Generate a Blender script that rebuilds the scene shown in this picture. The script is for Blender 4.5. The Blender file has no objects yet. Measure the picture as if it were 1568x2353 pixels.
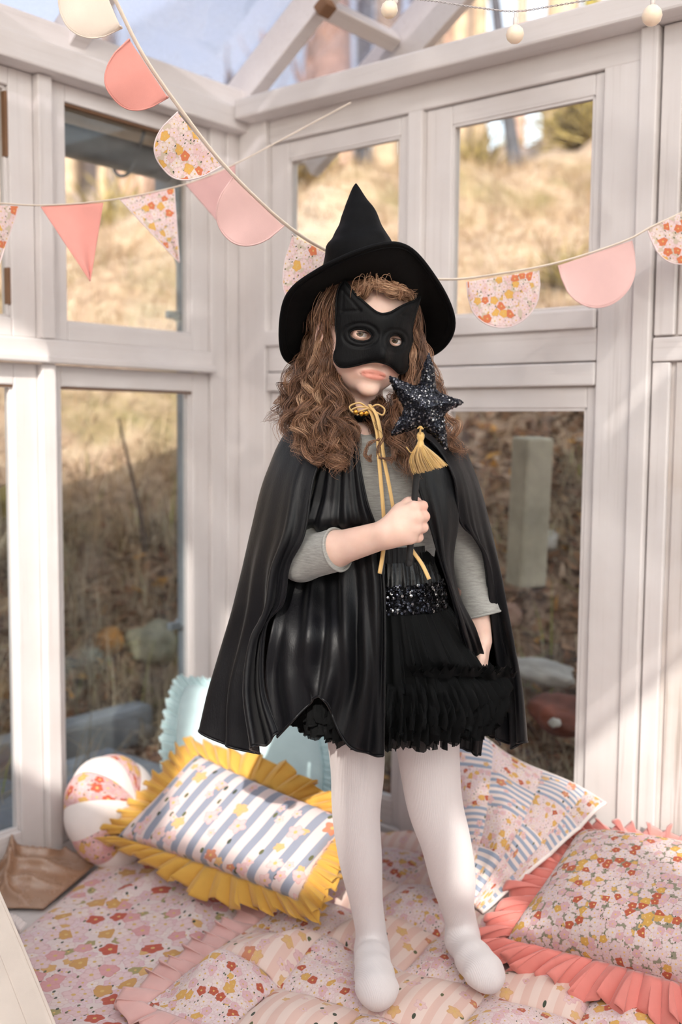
import bpy, bmesh, math, random
import numpy as np
from mathutils import Vector, Matrix, noise as mnoise
from mathutils.geometry import delaunay_2d_cdt

S = bpy.context.scene
COL = S.collection
rnd = random.Random(7)
npr = np.random.RandomState(11)

# ------------------------------------------------------------------ camera, sky, sun, exposure
CAM_H, FPX = 0.98, 2372.6
PITCH, ROLL, YAW = math.radians(4.8596), math.radians(0.4758), math.radians(39.124)
FW = np.array([0, math.cos(PITCH), -math.sin(PITCH)])
_UP = np.array([0, math.sin(PITCH), math.cos(PITCH)]); _RT = np.array([1.0, 0, 0])
RT = _RT * math.cos(ROLL) + _UP * math.sin(ROLL)
UP = -_RT * math.sin(ROLL) + _UP * math.cos(ROLL)
EYE = np.array([0, 0, CAM_H])
cd = bpy.data.cameras.new('camera'); cam = bpy.data.objects.new('camera', cd); COL.objects.link(cam)
cd.sensor_fit = 'VERTICAL'; cd.sensor_height = 36.0; cd.sensor_width = 24.0
cd.lens = 36.0 * FPX / 2353.0
cd.clip_start = 0.05; cd.clip_end = 400
cam.matrix_world = Matrix(((RT[0], UP[0], -FW[0], 0), (RT[1], UP[1], -FW[1], 0), (RT[2], UP[2], -FW[2], CAM_H), (0, 0, 0, 1)))
cd.dof.use_dof = True; cd.dof.focus_distance = 1.70; cd.dof.aperture_fstop = 2.2
S.camera = cam

SUN_EL, SUN_AZ = math.radians(31), math.radians(5)
W = bpy.data.worlds.new('sky'); S.world = W; W.use_nodes = True
wn = W.node_tree; wn.nodes.clear()
sky = wn.nodes.new('ShaderNodeTexSky'); sky.sky_type = 'NISHITA'; sky.sun_disc = False
sky.sun_elevation = SUN_EL; sky.sun_rotation = math.pi + SUN_AZ
sky.air_density = 1.3; sky.dust_density = 3.0; sky.ozone_density = 1.2; sky.altitude = 100
bg = wn.nodes.new('ShaderNodeBackground'); bg.inputs[1].default_value = 0.385
wo = wn.nodes.new('ShaderNodeOutputWorld')
hs = wn.nodes.new('ShaderNodeHueSaturation'); hs.inputs['Saturation'].default_value = .42
wn.links.new(sky.outputs[0], hs.inputs['Color']); wn.links.new(hs.outputs[0], bg.inputs[0]); wn.links.new(bg.outputs[0], wo.inputs[0])

sd = bpy.data.lights.new('sun', 'SUN'); sun = bpy.data.objects.new('sun', sd); COL.objects.link(sun)
sd.energy = 5.2; sd.angle = math.radians(0.7); sd.color = (1.0, 0.93, 0.86)
SUN_DIR = Vector((math.sin(SUN_AZ) * math.cos(SUN_EL), math.cos(SUN_AZ) * math.cos(SUN_EL), -math.sin(SUN_EL)))
sun.rotation_euler = SUN_DIR.to_track_quat('-Z', 'Y').to_euler()
sun.location = (-1, -8, 8)

S.view_settings.view_transform = 'Standard'; S.view_settings.look = 'None'
S.view_settings.gamma = 1.0; S.view_settings.use_curve_mapping = False
S.view_settings.exposure = 0.15
S.render.engine = 'CYCLES'
try:
    S.cycles.max_bounces = 10; S.cycles.transparent_max_bounces = 24; S.cycles.diffuse_bounces = 5
    S.cycles.glossy_bounces = 3; S.cycles.caustics_reflective = False; S.cycles.caustics_refractive = False
    S.cycles.sample_clamp_indirect = 6.0
except Exception:
    pass

# ------------------------------------------------------------------ measuring: photo point at a chosen real distance
def ray(x, y): return FW + RT * (x - 784) / FPX - UP * (y - 1176.5) / FPX
def P(x, y, Y):
    d = ray(x, y); return EYE + d * (Y / d[1])
def PZ(x, y, z):
    d = ray(x, y); return EYE + d * ((z - CAM_H) / d[2])
dL = np.array([math.sin(YAW), math.cos(YAW), 0.0]); dR = np.array([math.cos(YAW), -math.sin(YAW), 0.0])
CORNER = np.array([-0.29020, 2.87100, 0.0])

# ------------------------------------------------------------------ mesh helpers
def link(o, parent=None):
    COL.objects.link(o)
    if parent is not None: o.parent = parent
    return o
def mesh_obj(name, v, f, mat=None, parent=None, smooth=True, uv=None, attr=None):
    me = bpy.data.meshes.new(name)
    v = np.asarray(v, dtype=np.float32)
    if isinstance(f, np.ndarray):
        n = f.shape[1]; me.vertices.add(len(v)); me.vertices.foreach_set('co', v.ravel())
        me.loops.add(f.size); me.loops.foreach_set('vertex_index', f.astype(np.int32).ravel())
        me.polygons.add(len(f)); me.polygons.foreach_set('loop_start', np.arange(0, f.size, n, dtype=np.int32))
        me.polygons.foreach_set('loop_total', np.full(len(f), n, dtype=np.int32))
        me.update(calc_edges=True); me.validate()
    else:
        me.from_pydata([tuple(map(float, p)) for p in v], [], [tuple(map(int, q)) for q in f]); me.update()
    if smooth: me.polygons.foreach_set('use_smooth', np.ones(len(me.polygons), dtype=bool))
    li = np.empty(len(me.loops), dtype=np.int32); me.loops.foreach_get('vertex_index', li)
    if uv is not None:
        l = me.uv_layers.new(name='UVMap'); l.data.foreach_set('uv', np.asarray(uv, dtype=np.float32)[li].ravel())
    if attr is not None:
        for k, a in attr.items():
            at = me.attributes.new(k, 'FLOAT', 'POINT'); at.data.foreach_set('value', np.asarray(a, dtype=np.float32))
    o = bpy.data.objects.new(name, me)
    if mat is not None: me.materials.append(mat)
    return link(o, parent)
def empty(name, loc=(0, 0, 0)):
    o = bpy.data.objects.new(name, None); o.location = loc; o.empty_display_size = 0.05; COL.objects.link(o); return o
def tag(o, label=None, cat=None, group=None, kind=None):
    if label: o['label'] = label
    if cat: o['category'] = cat
    if group: o['group'] = group
    if kind: o['kind'] = kind
    return o
def shift_to_base(root):
    """put a thing's Empty at the base of its parts"""
    return root
class MB:
    def __init__(s): s.v, s.f, s.u, s.a, s.n = [], [], [], [], 0
    def add(s, v, f, uv=None, a=None):
        v = np.asarray(v, dtype=float); s.v.append(v); s.f += [tuple(int(i) + s.n for i in q) for q in f]
        s.u.append(np.zeros((len(v), 2)) if uv is None else np.asarray(uv)); s.a.append(np.zeros(len(v)) if a is None else np.broadcast_to(np.asarray(a, dtype=float), (len(v),)))
        s.n += len(v); return s
    def build(s, name, mat, parent=None, smooth=True):
        return mesh_obj(name, np.concatenate(s.v), s.f, mat, parent, smooth, np.concatenate(s.u), {'tone': np.concatenate(s.a)})
def box_vf(x0, x1, y0, y1, z0, z1, b=0.0):
    """a box with chamfered edges"""
    b = min(b, (x1 - x0) * .45, (y1 - y0) * .45, (z1 - z0) * .45)
    if b <= 0:
        v = [(x, y, z) for x in (x0, x1) for y in (y0, y1) for z in (z0, z1)]
        return v, [(0, 1, 3, 2), (4, 6, 7, 5), (0, 4, 5, 1), (2, 3, 7, 6), (0, 2, 6, 4), (1, 5, 7, 3)]
    bm = bmesh.new(); vs = [bm.verts.new((x, y, z)) for x in (x0, x1) for y in (y0, y1) for z in (z0, z1)]
    for q in [(0, 1, 3, 2), (4, 6, 7, 5), (0, 4, 5, 1), (2, 3, 7, 6), (0, 2, 6, 4), (1, 5, 7, 3)]: bm.faces.new([vs[i] for i in q])
    bmesh.ops.bevel(bm, geom=bm.edges[:], offset=b, segments=2, affect='EDGES', profile=.5)
    bm.verts.index_update(); v = [tuple(p.co) for p in bm.verts]; f = [tuple(p.index for p in q.verts) for q in bm.faces]; bm.free()
    return v, f
def spline(pts, n):
    """Catmull-Rom through pts, n samples"""
    p = np.asarray(pts, dtype=float); m = len(p)
    if m == 2: return p[0] + (p[1] - p[0]) * np.linspace(0, 1, n)[:, None]
    t = np.linspace(0, m - 1, n); i = np.minimum(t.astype(int), m - 2); w = (t - i)[:, None]
    q = np.vstack([2 * p[0] - p[1], p, 2 * p[-1] - p[-2]])
    a, b, c, d = q[i], q[i + 1], q[i + 2], q[i + 3]
    return .5 * (2 * b + (c - a) * w + (2 * a - 5 * b + 4 * c - d) * w ** 2 + (3 * b - a - 3 * c + d) * w ** 3)
def frames(path):
    p = np.asarray(path, dtype=float); t = np.gradient(p, axis=0); t /= np.linalg.norm(t, axis=1)[:, None] + 1e-12
    ref = np.array([0, 0, 1.0]) if abs(t[0][2]) < .9 else np.array([1.0, 0, 0])
    u = np.cross(t[0], ref); u /= np.linalg.norm(u); U = [u]
    for k in range(1, len(p)):
        u = U[-1] - t[k] * (U[-1] @ t[k]); u /= np.linalg.norm(u) + 1e-12; U.append(u)
    U = np.array(U); return t, U, np.cross(t, U)
def tube_vf(path, rad, ns=8, cap=True, flat=1.0):
    p = np.asarray(path, dtype=float); n = len(p); rad = np.broadcast_to(np.asarray(rad, dtype=float), (n,))
    t, U, V = frames(p); a = np.linspace(0, 2 * math.pi, ns, endpoint=False)
    ring = p[:, None, :] + rad[:, None, None] * (np.cos(a)[None, :, None] * U[:, None, :] + flat * np.sin(a)[None, :, None] * V[:, None, :])
    v = ring.reshape(-1, 3); f = []
    for k in range(n - 1):
        for j in range(ns):
            j2 = (j + 1) % ns; f.append((k * ns + j, k * ns + j2, (k + 1) * ns + j2, (k + 1) * ns + j))
    if cap: f.append(tuple(range(ns))[::-1]); f.append(tuple((n - 1) * ns + j for j in range(ns)))
    return v, f
def grid_faces(nu, nv, wrap=False):
    """grid indexed [v][u]"""
    i = np.arange(nv - 1)[:, None] * nu; j = np.arange(nu if wrap else nu - 1)[None, :]; j2 = (j + 1) % nu
    return np.stack([i + j, i + j2, i + nu + j2, i + nu + j], -1).reshape(-1, 4)
def resample_rows(rows, nu, nv):
    """rows of control points -> smooth grid [nv, nu, 3]"""
    R = np.array([spline(r, nu) for r in rows])
    return np.stack([spline(R[:, k], nv) for k in range(nu)], 1)
def grid_normals(G):
    du = np.gradient(G, axis=1); dv = np.gradient(G, axis=0); n = np.cross(du, dv)
    return n / (np.linalg.norm(n, axis=-1, keepdims=True) + 1e-12)
def sheet(name, G, mat, parent=None, thick=0.0, uv=None, wrap=False, smooth=True):
    nv, nu = G.shape[:2]
    if uv is None:
        lu = np.concatenate([[0], np.cumsum(np.linalg.norm(np.diff(G.mean(0), axis=0), axis=1))])
        lv = np.concatenate([[0], np.cumsum(np.linalg.norm(np.diff(G.mean(1), axis=0), axis=1))])
        uv = np.stack(np.broadcast_arrays(lu[None, :], lv[:, None]), -1)
    o = mesh_obj(name, G.reshape(-1, 3), grid_faces(nu, nv, wrap), mat, parent, smooth, uv.reshape(-1, 2))
    if thick:
        m = o.modifiers.new('thickness', 'SOLIDIFY'); m.thickness = thick; m.offset = 0
    return o
def add_tube(name, path, rad, mat, parent=None, ns=8, flat=1.0, n=None):
    if n: path = spline(path, n)
    return mesh_obj(name, *tube_vf(path, rad, ns, True, flat), mat, parent)
def lathe_vf(prof, ns=24):
    a = np.linspace(0, 2 * math.pi, ns, endpoint=False); v = []; f = []
    for r, z in prof: v += [(r * math.cos(t), r * math.sin(t), z) for t in a]
    for k in range(len(prof) - 1):
        for j in range(ns): j2 = (j + 1) % ns; f.append((k * ns + j, k * ns + j2, (k + 1) * ns + j2, (k + 1) * ns + j))
    return v, f
def vnoise(p, s, seed=0.0):
    return np.array([mnoise.noise(Vector((q[0] * s + seed, q[1] * s - seed, q[2] * s + seed * .5))) for q in np.asarray(p).reshape(-1, 3)])

# ------------------------------------------------------------------ material helpers
class G_:
    def __init__(s, name):
        s.m = bpy.data.materials.new(name); s.m.use_nodes = True; s.nt = s.m.node_tree; s.nt.nodes.clear()
        s.out = s.nt.nodes.new('ShaderNodeOutputMaterial')
    def n(s, t, props=None, **kw):
        nd = s.nt.nodes.new('ShaderNode' + t)
        for k, v in (props or {}).items(): setattr(nd, k, v)
        for k, v in kw.items():
            sk = nd.inputs[int(k[1:])] if k[0] == 'i' and k[1:].isdigit() else nd.inputs[k.replace('_', ' ')]
            if isinstance(v, bpy.types.NodeSocket): s.nt.links.new(v, sk)
            elif isinstance(v, (tuple, list)) and len(v) == 3 and sk.type == 'RGBA': sk.default_value = (*v, 1)
            else: sk.default_value = v
        return nd
    def math(s, op, a, b=0.0, c=0.0, clamp=False):
        return s.n('Math', {'operation': op, 'use_clamp': clamp}, i0=a, i1=b, i2=c).outputs[0]
    def mix(s, fac, a, b, mode='MIX'):
        nd = s.nt.nodes.new('ShaderNodeMix'); nd.data_type = 'RGBA'; nd.blend_type = mode
        for k, v in ((0, fac), (6, a), (7, b)):
            if isinstance(v, bpy.types.NodeSocket): s.nt.links.new(v, nd.inputs[k])
            elif k == 0: nd.inputs[0].default_value = v
            else: nd.inputs[k].default_value = (*v[:3], 1)
        return nd.outputs[2]
    def ramp(s, fac, stops, interp='LINEAR'):
        nd = s.nt.nodes.new('ShaderNodeValToRGB'); cr = nd.color_ramp; cr.interpolation = interp
        while len(cr.elements) > 1: cr.elements.remove(cr.elements[-1])
        for k, (p, c) in enumerate(stops):
            e = cr.elements[0] if k == 0 else cr.elements.new(p)
            e.position = p; e.color = (*c, 1) if len(c) == 3 else c
        s.nt.links.new(fac, nd.inputs[0]); return nd.outputs[0]
    def coord(s, which='Object'): return s.n('TexCoord').outputs[which]
    def map(s, v, scale=(1, 1, 1), loc=(0, 0, 0), rot=(0, 0, 0)):
        return s.n('Mapping', Vector=v, Scale=scale, Location=loc, Rotation=rot).outputs[0]
    def noise(s, v, scale, detail=4, rough=.55): return s.n('TexNoise', Vector=v, Scale=scale, Detail=detail, Roughness=rough).outputs[0]
    def bump(s, h, strength=.3, dist=.002): return s.n('Bump', Height=h, Strength=strength, Distance=dist).outputs[0]
    def finish(s, shader): s.nt.links.new(shader, s.out.inputs[0]); return s.m
def c255(r, g, b):
    f = lambda c: (c / 255 / 12.92) if c / 255 <= .04045 else ((c / 255 + .055) / 1.055) ** 2.4
    return (f(r), f(g), f(b))
def plain(name, col, rough=.6, bump=0, bscale=60, var=.06, **kw):
    g = G_(name); co = g.coord(); nz = g.noise(co, bscale); n2 = g.noise(co, 7.0, 3)
    lo = tuple(c * (1 - var * 2) for c in col); hi = tuple(min(1, c * (1 + var)) for c in col)
    col_s = g.ramp(n2, [(.3, lo), (.7, hi)])
    b = g.n('BsdfPrincipled', Base_Color=col_s, Roughness=rough, **kw)
    if bump: g.nt.links.new(g.bump(nz, bump, .002), b.inputs['Normal'])
    return g.finish(b.outputs[0])
def fabric(name, col, weave=900.0, rough=.85, sheen=.25, var=.07, bump=.25):
    g = G_(name); uv = g.coord('Object')
    n2 = g.noise(uv, 14.0, 4); w = g.noise(g.map(uv, (1, 1, 1)), weave, 2)
    col_s = g.ramp(n2, [(.3, tuple(c * (1 - var) for c in col)), (.7, tuple(min(1, c * (1 + var)) for c in col))])
    b = g.n('BsdfPrincipled', Base_Color=col_s, Roughness=rough, Sheen_Weight=sheen, Sheen_Roughness=.5)
    g.nt.links.new(g.bump(w, bump, .0008), b.inputs['Normal']); return g.finish(b.outputs[0])

# ------------------------------------------------------------------ painted timber, glass
def wood_paint(name, sc, warm=0.0, wear=.5):
    g = G_(name); co = g.coord()
    gr = g.noise(g.map(co, sc), 1.0, 6, .65); big = g.noise(co, 5.0, 4); sp = g.noise(co, 38.0, 5, .7)
    base = g.ramp(big, [(.3, (.69 - warm * .05, .645 - warm * .08, .63 - warm * .12)), (.7, (.775, .74, .735))])
    grain = g.ramp(gr, [(.28, (.30, .23, .17)), (.42, (.9, .88, .86)), (.7, (1, 1, 1))])
    col = g.mix(.35 * wear + .1, base, g.mix(1.0, base, grain, 'MULTIPLY'))
    spk = g.ramp(sp, [(.70, (0, 0, 0)), (.80, (1, 1, 1))])
    col = g.mix(g.math('MULTIPLY', spk, .35 * wear), col, (.42, .33, .25))
    b = g.n('BsdfPrincipled', Base_Color=col, Roughness=.55)
    g.nt.links.new(g.bump(gr, .35, .0015), b.inputs['Normal']); return g.finish(b.outputs[0])
WV = wood_paint('white_paint_upright', (90, 90, 2.2)); WH = wood_paint('white_paint_level', (2.2, 90, 90))
WVW = wood_paint('white_paint_worn', (70, 70, 1.6), .8, 1.6)
BARE = plain('bare_wood', c255(126, 92, 66), .7, .3)
DARKGAP = plain('dark_joint', c255(70, 55, 45), .9)
def glass(name, dirt=.08, tint=(.97, .985, .98)):
    g = G_(name); co = g.coord(); nz = g.noise(co, 9.0, 6, .7)
    fr = g.n('LayerWeight', Blend=.28).outputs['Fresnel']
    t = g.n('BsdfTransparent', Color=tint).outputs[0]; gl = g.n('BsdfGlossy', Color=(1, 1, 1), Roughness=.02).outputs[0]
    m = g.n('MixShader', i0=g.math('MULTIPLY', fr, .6), i1=t, i2=gl).outputs[0]
    d = g.n('BsdfTranslucent', Color=(.8, .8, .78)).outputs[0]
    f = g.math('MULTIPLY', g.ramp(nz, [(.45, (0, 0, 0)), (.8, (1, 1, 1))]), dirt)
    return g.finish(g.n('MixShader', i0=f, i1=m, i2=d).outputs[0])
GLASS = glass('window_glass'); ROOFGLASS = glass('dusty_sky_dimming_glass', .14, (.76, .755, .80))  # roof glass: dust flecks, plus a tint added to darken the sky behind
def sun_dimmer():  # added milky glazing for unseen roof panes, dims and scatters the sun
    g = G_('sun_dimming_glazing'); nz = g.noise(g.coord(), 4.0, 5)
    t = g.n('BsdfTransparent', Color=(.95, .95, .95)).outputs[0]; d = g.n('BsdfTranslucent', Color=(.93, .92, .90)).outputs[0]
    return g.finish(g.n('MixShader', i0=g.ramp(nz, [(.2, (.66, .66, .66)), (.8, (.78, .78, .78))]), i1=t, i2=d).outputs[0])
MILKY = sun_dimmer()

# walls get a frame: local x runs along the wall from the corner, y is depth, z is up
ML = Matrix(((-dL[0], dR[0], 0, CORNER[0]), (-dL[1], dR[1], 0, CORNER[1]), (0, 0, 1, 0), (0, 0, 0, 1)))
MR = Matrix(((dR[0], dL[0], 0, CORNER[0]), (dR[1], dL[1], 0, CORNER[1]), (0, 0, 1, 0), (0, 0, 0, 1)))
def wall_root(name, M, kind='structure'):
    o = bpy.data.objects.new(name, None); o.matrix_world = M; o.empty_display_size = .1; COL.objects.link(o); o['kind'] = kind; return o
def board(root, name, x0, x1, d0, d1, z0, z1, mat, bev=.003, sign=1):
    y0, y1 = (d0, d1) if sign > 0 else (-d1, -d0)
    v, f = box_vf(x0, x1, y0, y1, z0, z1, bev); return mesh_obj(name, v, f, mat, root, False)
wn_count = [0]
def window(M, sign, x0, x1, z0, z1, px0, px1, pz0, pz1, hinge=None, sill=False, d_out=-.040, d_in=0.0):
    """sash x0..x1, z0..z1 around a pane"""
    wn_count[0] += 1
    r = wall_root('window_%d' % wn_count[0], M)
    board(r, 'stile', x0, px0, d_out, d_in, z0, z1, WV, .003, sign); board(r, 'stile', px1, x1, d_out, d_in, z0, z1, WV, .003, sign)
    board(r, 'rail', px0, px1, d_out, d_in, z0, pz0, WH, .003, sign); board(r, 'rail', px0, px1, d_out, d_in, pz1, z1, WH, .003, sign)
    board(r, 'pane', px0 - .004, px1 + .004, -.024, -.021, pz0 - .004, pz1 + .004, GLASS, 0, sign)
    # glazing bead: a thin lip with a little bare wood showing at the rebate
    b = .006
    for a in ((px0, px0 + b, pz0, pz1), (px1 - b, px1, pz0, pz1)): board(r, 'glazing_bead', a[0], a[1], -.021, -.010, a[2], a[3], WV, .001, sign)
    for a in ((px0, px1, pz0, pz0 + b), (px0, px1, pz1 - b, pz1)): board(r, 'glazing_bead', a[0], a[1], -.021, -.010, a[2], a[3], WH, .001, sign)
    if hinge:
        for (a, b_, c, d) in hinge: board(r, 'worn_edge', a, b_, -.019, -.0035, c, d, BARE, .001, sign)
    if sill: board(r, 'sill', x0 - .004, x1, d_in, d_in + .022, z0 - .004, z0 + .036, WH, .003, sign)
    return r

ZT = 1.755     # top of the window band
# ---- left wall
wl = wall_root('wall_left', ML)
board(wl, 'corner_post', -.05, .052, -.05, .016, -.04, ZT + .05, WV); board(wl, 'post', .053, .106, -.05, .010, -.04, ZT + .05, WV)
board(wl, 'transom', .104, 3.4, -.04, .018, 1.128, 1.168, WH, .004); board(wl, 'transom_lip', .106, 3.4, 0, .034, 1.113, 1.130, WH, .004)
board(wl, 'beam', .0, 3.4, -.06, .052, 1.752, 1.812, WH, .005); board(wl, 'fascia', 0.0, 3.4, -.06, .030, 1.813, 1.868, WH, .004)
cols = [(.107, .604, .166, .557, .165, .578), (.643, 1.15, .705, 1.10, .704, 1.10), (1.19, 1.69, 1.25, 1.64, 1.25, 1.64), (1.73, 2.23, 1.79, 2.18, 1.79, 2.18), (2.27, 2.77, 2.33, 2.72, 2.33, 2.72)]
for k, (x0, x1, a, b, a2, b2) in enumerate(cols):
    window(ML, 1, x0, x1, 1.169, ZT - .004, a, b, 1.211, 1.712, [(a - .001, b + .001, 1.7055, 1.7105)] if k == 0 else [(.705, .7115, 1.56, 1.70), (.705, .712, 1.24, 1.32)] if k == 1 else None)
    window(ML, 1, x0, x1, -.03, 1.112, a2, b2, .034, 1.062, [(a2, b2, 1.0575, 1.0615)] if k < 2 else None)
    board(wl, 'mullion', x1 + .001, x1 + .038, -.045, .020, -.04, 1.112, WV, .003); board(wl, 'mullion', x1 + .001, x1 + .038, -.045, .020, 1.169, ZT - .004, WV, .003)
board(wl, 'panel', 2.81, 3.4, -.04, 0, -.04, ZT, WV)
board(wl, 'base_board', -.05, 3.4, -.05, -.001, -.09, -.031, WH)

# ---- right wall
wr = wall_root('wall_right', MR)
board(wr, 'post', .018, .118, -.05, .012, -.04, ZT + .05, WV, .003, -1)
board(wr, 'head_rail', .119, 1.146, -.05, .001, 1.714, 1.775, WH, .003, -1)
board(wr, 'beam', .054, 3.4, -.06, .066, 1.774, 1.826, WH, .006, -1)
board(wr, 'transom', .119, 1.066, -.045, .004, 1.118, 1.186, WH, .003, -1); board(wr, 'transom', .119, 1.066, -.045, .008, 1.066, 1.115, WH, .004, -1)
board(wr, 'stile', 1.068, 1.146, -.05, .006, -.04, 1.7135, WV, .002, -1)
board(wr, 'batten', 1.148, 1.185, -.045, .016, -.04, 1.773, WV, .003, -1)
for z0, z1 in ((-.03, 1.064), (1.19, 1.712)):
    wcol = [(.120, .573, .182, .542), (.617, 1.064, .688, 1.042)]
    for x0, x1, a, b in wcol:
        up = z0 > 1
        window(MR, -1, x0, x1, z0, z1, a, b, 1.231 if up else .035, 1.668 if up else 1.018, None, up, -.045, -.008)
    board(wr, 'mullion', .575, .616, -.045, .010, z0, z1, WV, .003, -1)
board(wr, 'base_board', -.05, 3.4, -.05, .004, -.09, -.032, WH, .003, -1)
# the boarded end beside the windows
board(wr, 'panel', 1.187, 1.90, -.05, -.012, -.04, 1.773, WVW, .002, -1)
board(wr, 'panel_stile', 1.190, 1.232, -.012, .003, 1.164, 1.772, WV, .003, -1); board(wr, 'panel_stile', 1.189, 1.226, -.012, .002, -.03, 1.110, WV, .003, -1)
board(wr, 'panel_rail', 1.189, 1.90, -.012, .004, 1.112, 1.160, WH, .003, -1)
for k, x in enumerate((1.237, 1.36, 1.483, 1.606, 1.729)):
    for z0, z1 in ((-.03, 1.110), (1.164, 1.772)): board(wr, 'plank', x, x + .119, -.012, -.004, z0, z1, WVW, .002, -1)
for x in (1.9, 2.4, 2.9):
    window(MR, -1, x, x + .46, 1.19, 1.75, x + .05, x + .41, 1.24, 1.70); window(MR, -1, x, x + .46, -.03, 1.15, x + .05, x + .41, .05, 1.10)
    board(wr, 'mullion', x + .461, x + .499, -.045, .01, -.04, 1.773, WV, .003, -1)
board(wr, 'transom', 1.90, 3.4, -.045, .004, 1.151, 1.189, WH, .003, -1); board(wr, 'head_rail', 1.90, 3.4, -.045, .0, 1.751, 1.774, WH, .003, -1)

# ---- the two unseen walls behind the photographer, the gable shaped to steer the sun: boarded below, glazed above
GU, GV, RIDGE, PITCHR = 3.1, 3.4, 1.7, .70
def roof_z(v): return 1.875 + PITCHR * (v if v < RIDGE else 2 * RIDGE - v)
MB_ = ML @ Matrix.Translation((GU, 0, 0))                   # gable across the left wall's far end: local y runs into the room
wb = wall_root('wall_back', MB_)
for k in range(17): board(wb, 'plank', -.05, 0, k * .2 + .001, k * .2 + .199, -.09, 1.828, WVW, .003)  # boards carried up high to keep the canvas flap in shade
for y in (0.02, .72, 1.40, 1.98, 2.57, 3.34): board(wb, 'post', -.05, .01, y, y + (.215 if 2.5 < y < 2.8 else .06), 1.88, roof_z(y + (.215 if 2.5 < y < 2.8 else 0)) - .03, WV)  # the one wide post is shaped to shade the legs
board(wb, 'transom', -.05, .01, 0, 3.4, 1.83, 1.88, WH); board(wb, 'transom', -.05, .01, 2.79, 3.34, 1.881, 1.985, WH)  # second, higher board added to keep sun off the feet
mb = MB(); n = 0
for a, b in ((.06, 1.70), (1.70, 3.36)):
    mb.add([(-.022, a, 1.88), (-.022, b, 1.88), (-.022, b, roof_z(b) - .03), (-.022, a, roof_z(a) - .03)], [(0, 1, 2, 3)])
mb.build('gable_pane', GLASS, wb, False)
MS_ = ML @ Matrix.Translation((0, GV, 0))
ws = wall_root('wall_side', MS_)
for k in range(16): board(ws, 'plank', k * .2 + .001, k * .2 + .199, 0, .04, -.09, .90, WVW, .003)
for x in (0, .77, 1.54, 2.31, 3.04): board(ws, 'post', x, x + .06, 0, .04, .90, 1.80, WV)
board(ws, 'beam', 0, 3.1, -.03, .05, 1.80, 1.88, WH); board(ws, 'sill', 0, 3.1, -.03, .05, .88, .92, WH)
for x in (.06, .83, 1.60, 2.37): board(ws, 'pane', x, x + .70, .02, .023, .92, 1.80, GLASS, 0)

# ---- roof: rafters run up from the left wall, over the ridge, and oversail the right-hand gable
ce = wall_root('ceiling', ML)
OV = .36
def slope_piece(name, u0, u1, v0, v1, t0, t1, mat, bev=.003):
    """a piece lying along the slope from v0 to v1, t = thickness above the slope line"""
    mb = MB(); c, s_ = 1 / math.hypot(1, PITCHR), PITCHR / math.hypot(1, PITCHR)
    up = 1 if v1 <= RIDGE + 1e-6 else -1
    L = (v1 - v0) / c; vv, ff = box_vf(u0, u1, 0, L, t0, t1, bev); vv = np.array(vv)
    y = v0 + vv[:, 1] * c - up * vv[:, 2] * s_; z = roof_z(v0) + up * vv[:, 1] * s_ + vv[:, 2] * c
    # keep object coordinates along the piece so the grain follows it
    return mesh_obj(name, np.stack([vv[:, 0], y, z], 1), ff, mat, ce, False)
raf = [-OV - .03, -.035, .52, 1.06, 1.60, 2.14, 2.86, 3.10]  # unseen far rafters spaced to shape the sun patches
for k, u in enumerate(raf):
    for v0, v1 in ((-.10, RIDGE), (RIDGE, GV + .10)):
        slope_piece('rafter', u, u + (.045 if k else .034), v0, v1, -.055 if k else -.10, .03, WH)
for k in range(len(raf) - 1):
    u0, u1 = raf[k] + .045, raf[k + 1]
    for v0, v1 in ((.24, .275), (.84, .875), (2.52, 2.56), (2.86, 2.885)):
        if k == 0 or v0 > 2: slope_piece('purlin', u0, u1, v0, v1, -.04, .0, WH)
    milk = k >= 2
    for v0, v1, cl in ((-.1, .85, True), (.85, RIDGE, not milk), (RIDGE, 2.52, False), (2.56, 2.86, False), (2.885, GV + .1, True)):
        slope_piece('roof_pane', u0 - .02, u1 + .02, v0, v1, .031, .035, (GLASS if v0 > 2.8 and k != 6 else MILKY if v0 > 2.8 else ROOFGLASS) if cl else MILKY, 0)
board(ce, 'ridge', -OV, 3.14, RIDGE - .02, RIDGE + .02, roof_z(RIDGE) - .10, roof_z(RIDGE) + .02, WH)
board(ce, 'wall_plate', -OV, 3.1, -.09, -.062, 1.76, 1.845, WH)
# a corner of bare timber on the first rafter
slope_piece('bare_block', -.012, .03, .262, .292, -.085, -.056, BARE)

# ---- floor
fl = wall_root('floor', ML)
FLM = wood_paint('floor_paint', (2.2, 60, 60), .5, 1.2)
for k in range(28): board(fl, 'plank', 0, 3.1, k * .1215 + .001, k * .1215 + .1205, -.10, -.075, FLM, .002)
board(fl, 'subfloor', -.04, 3.1, -.02, 3.4, -.14, -.101, DARKGAP, 0)

# ---- gutter and down pipe outside the left wall
ZINC = plain('weathered_zinc', c255(136, 144, 152), .5, .1, 30, .12, Metallic=.35)
gt = wall_root('gutter', ML, 'thing')
tag(gt, 'grey half-round eaves gutter outside above the left windows', 'gutter', kind='thing')
a = np.linspace(math.pi, 2 * math.pi, 12); prof = [(-.165 + .060 * math.cos(t), 1.70 + .060 * math.sin(t)) for t in a]
GV_ = np.array([[(u, y, z) for (y, z) in prof] for u in np.linspace(-.30, 3.2, 14)])
sheet('trough', GV_, ZINC, gt, .003)
for u in (.25, .95, 1.65): add_tube('bracket', [(u, -.08, 1.745), (u, -.10, 1.70), (u, -.145, 1.634), (u, -.20, 1.636), (u, -.228, 1.70)], .005, ZINC, gt, 6, 1, 16)
board(gt, 'soffit_board', -.33, 3.2, -.30, -.07, 1.748, 1.762, plain('grey_soffit', c255(206, 204, 202), .7), .002)
board(gt, 'outlet', .03, .11, -.215, -.115, 1.585, 1.66, ZINC, .01)
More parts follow.
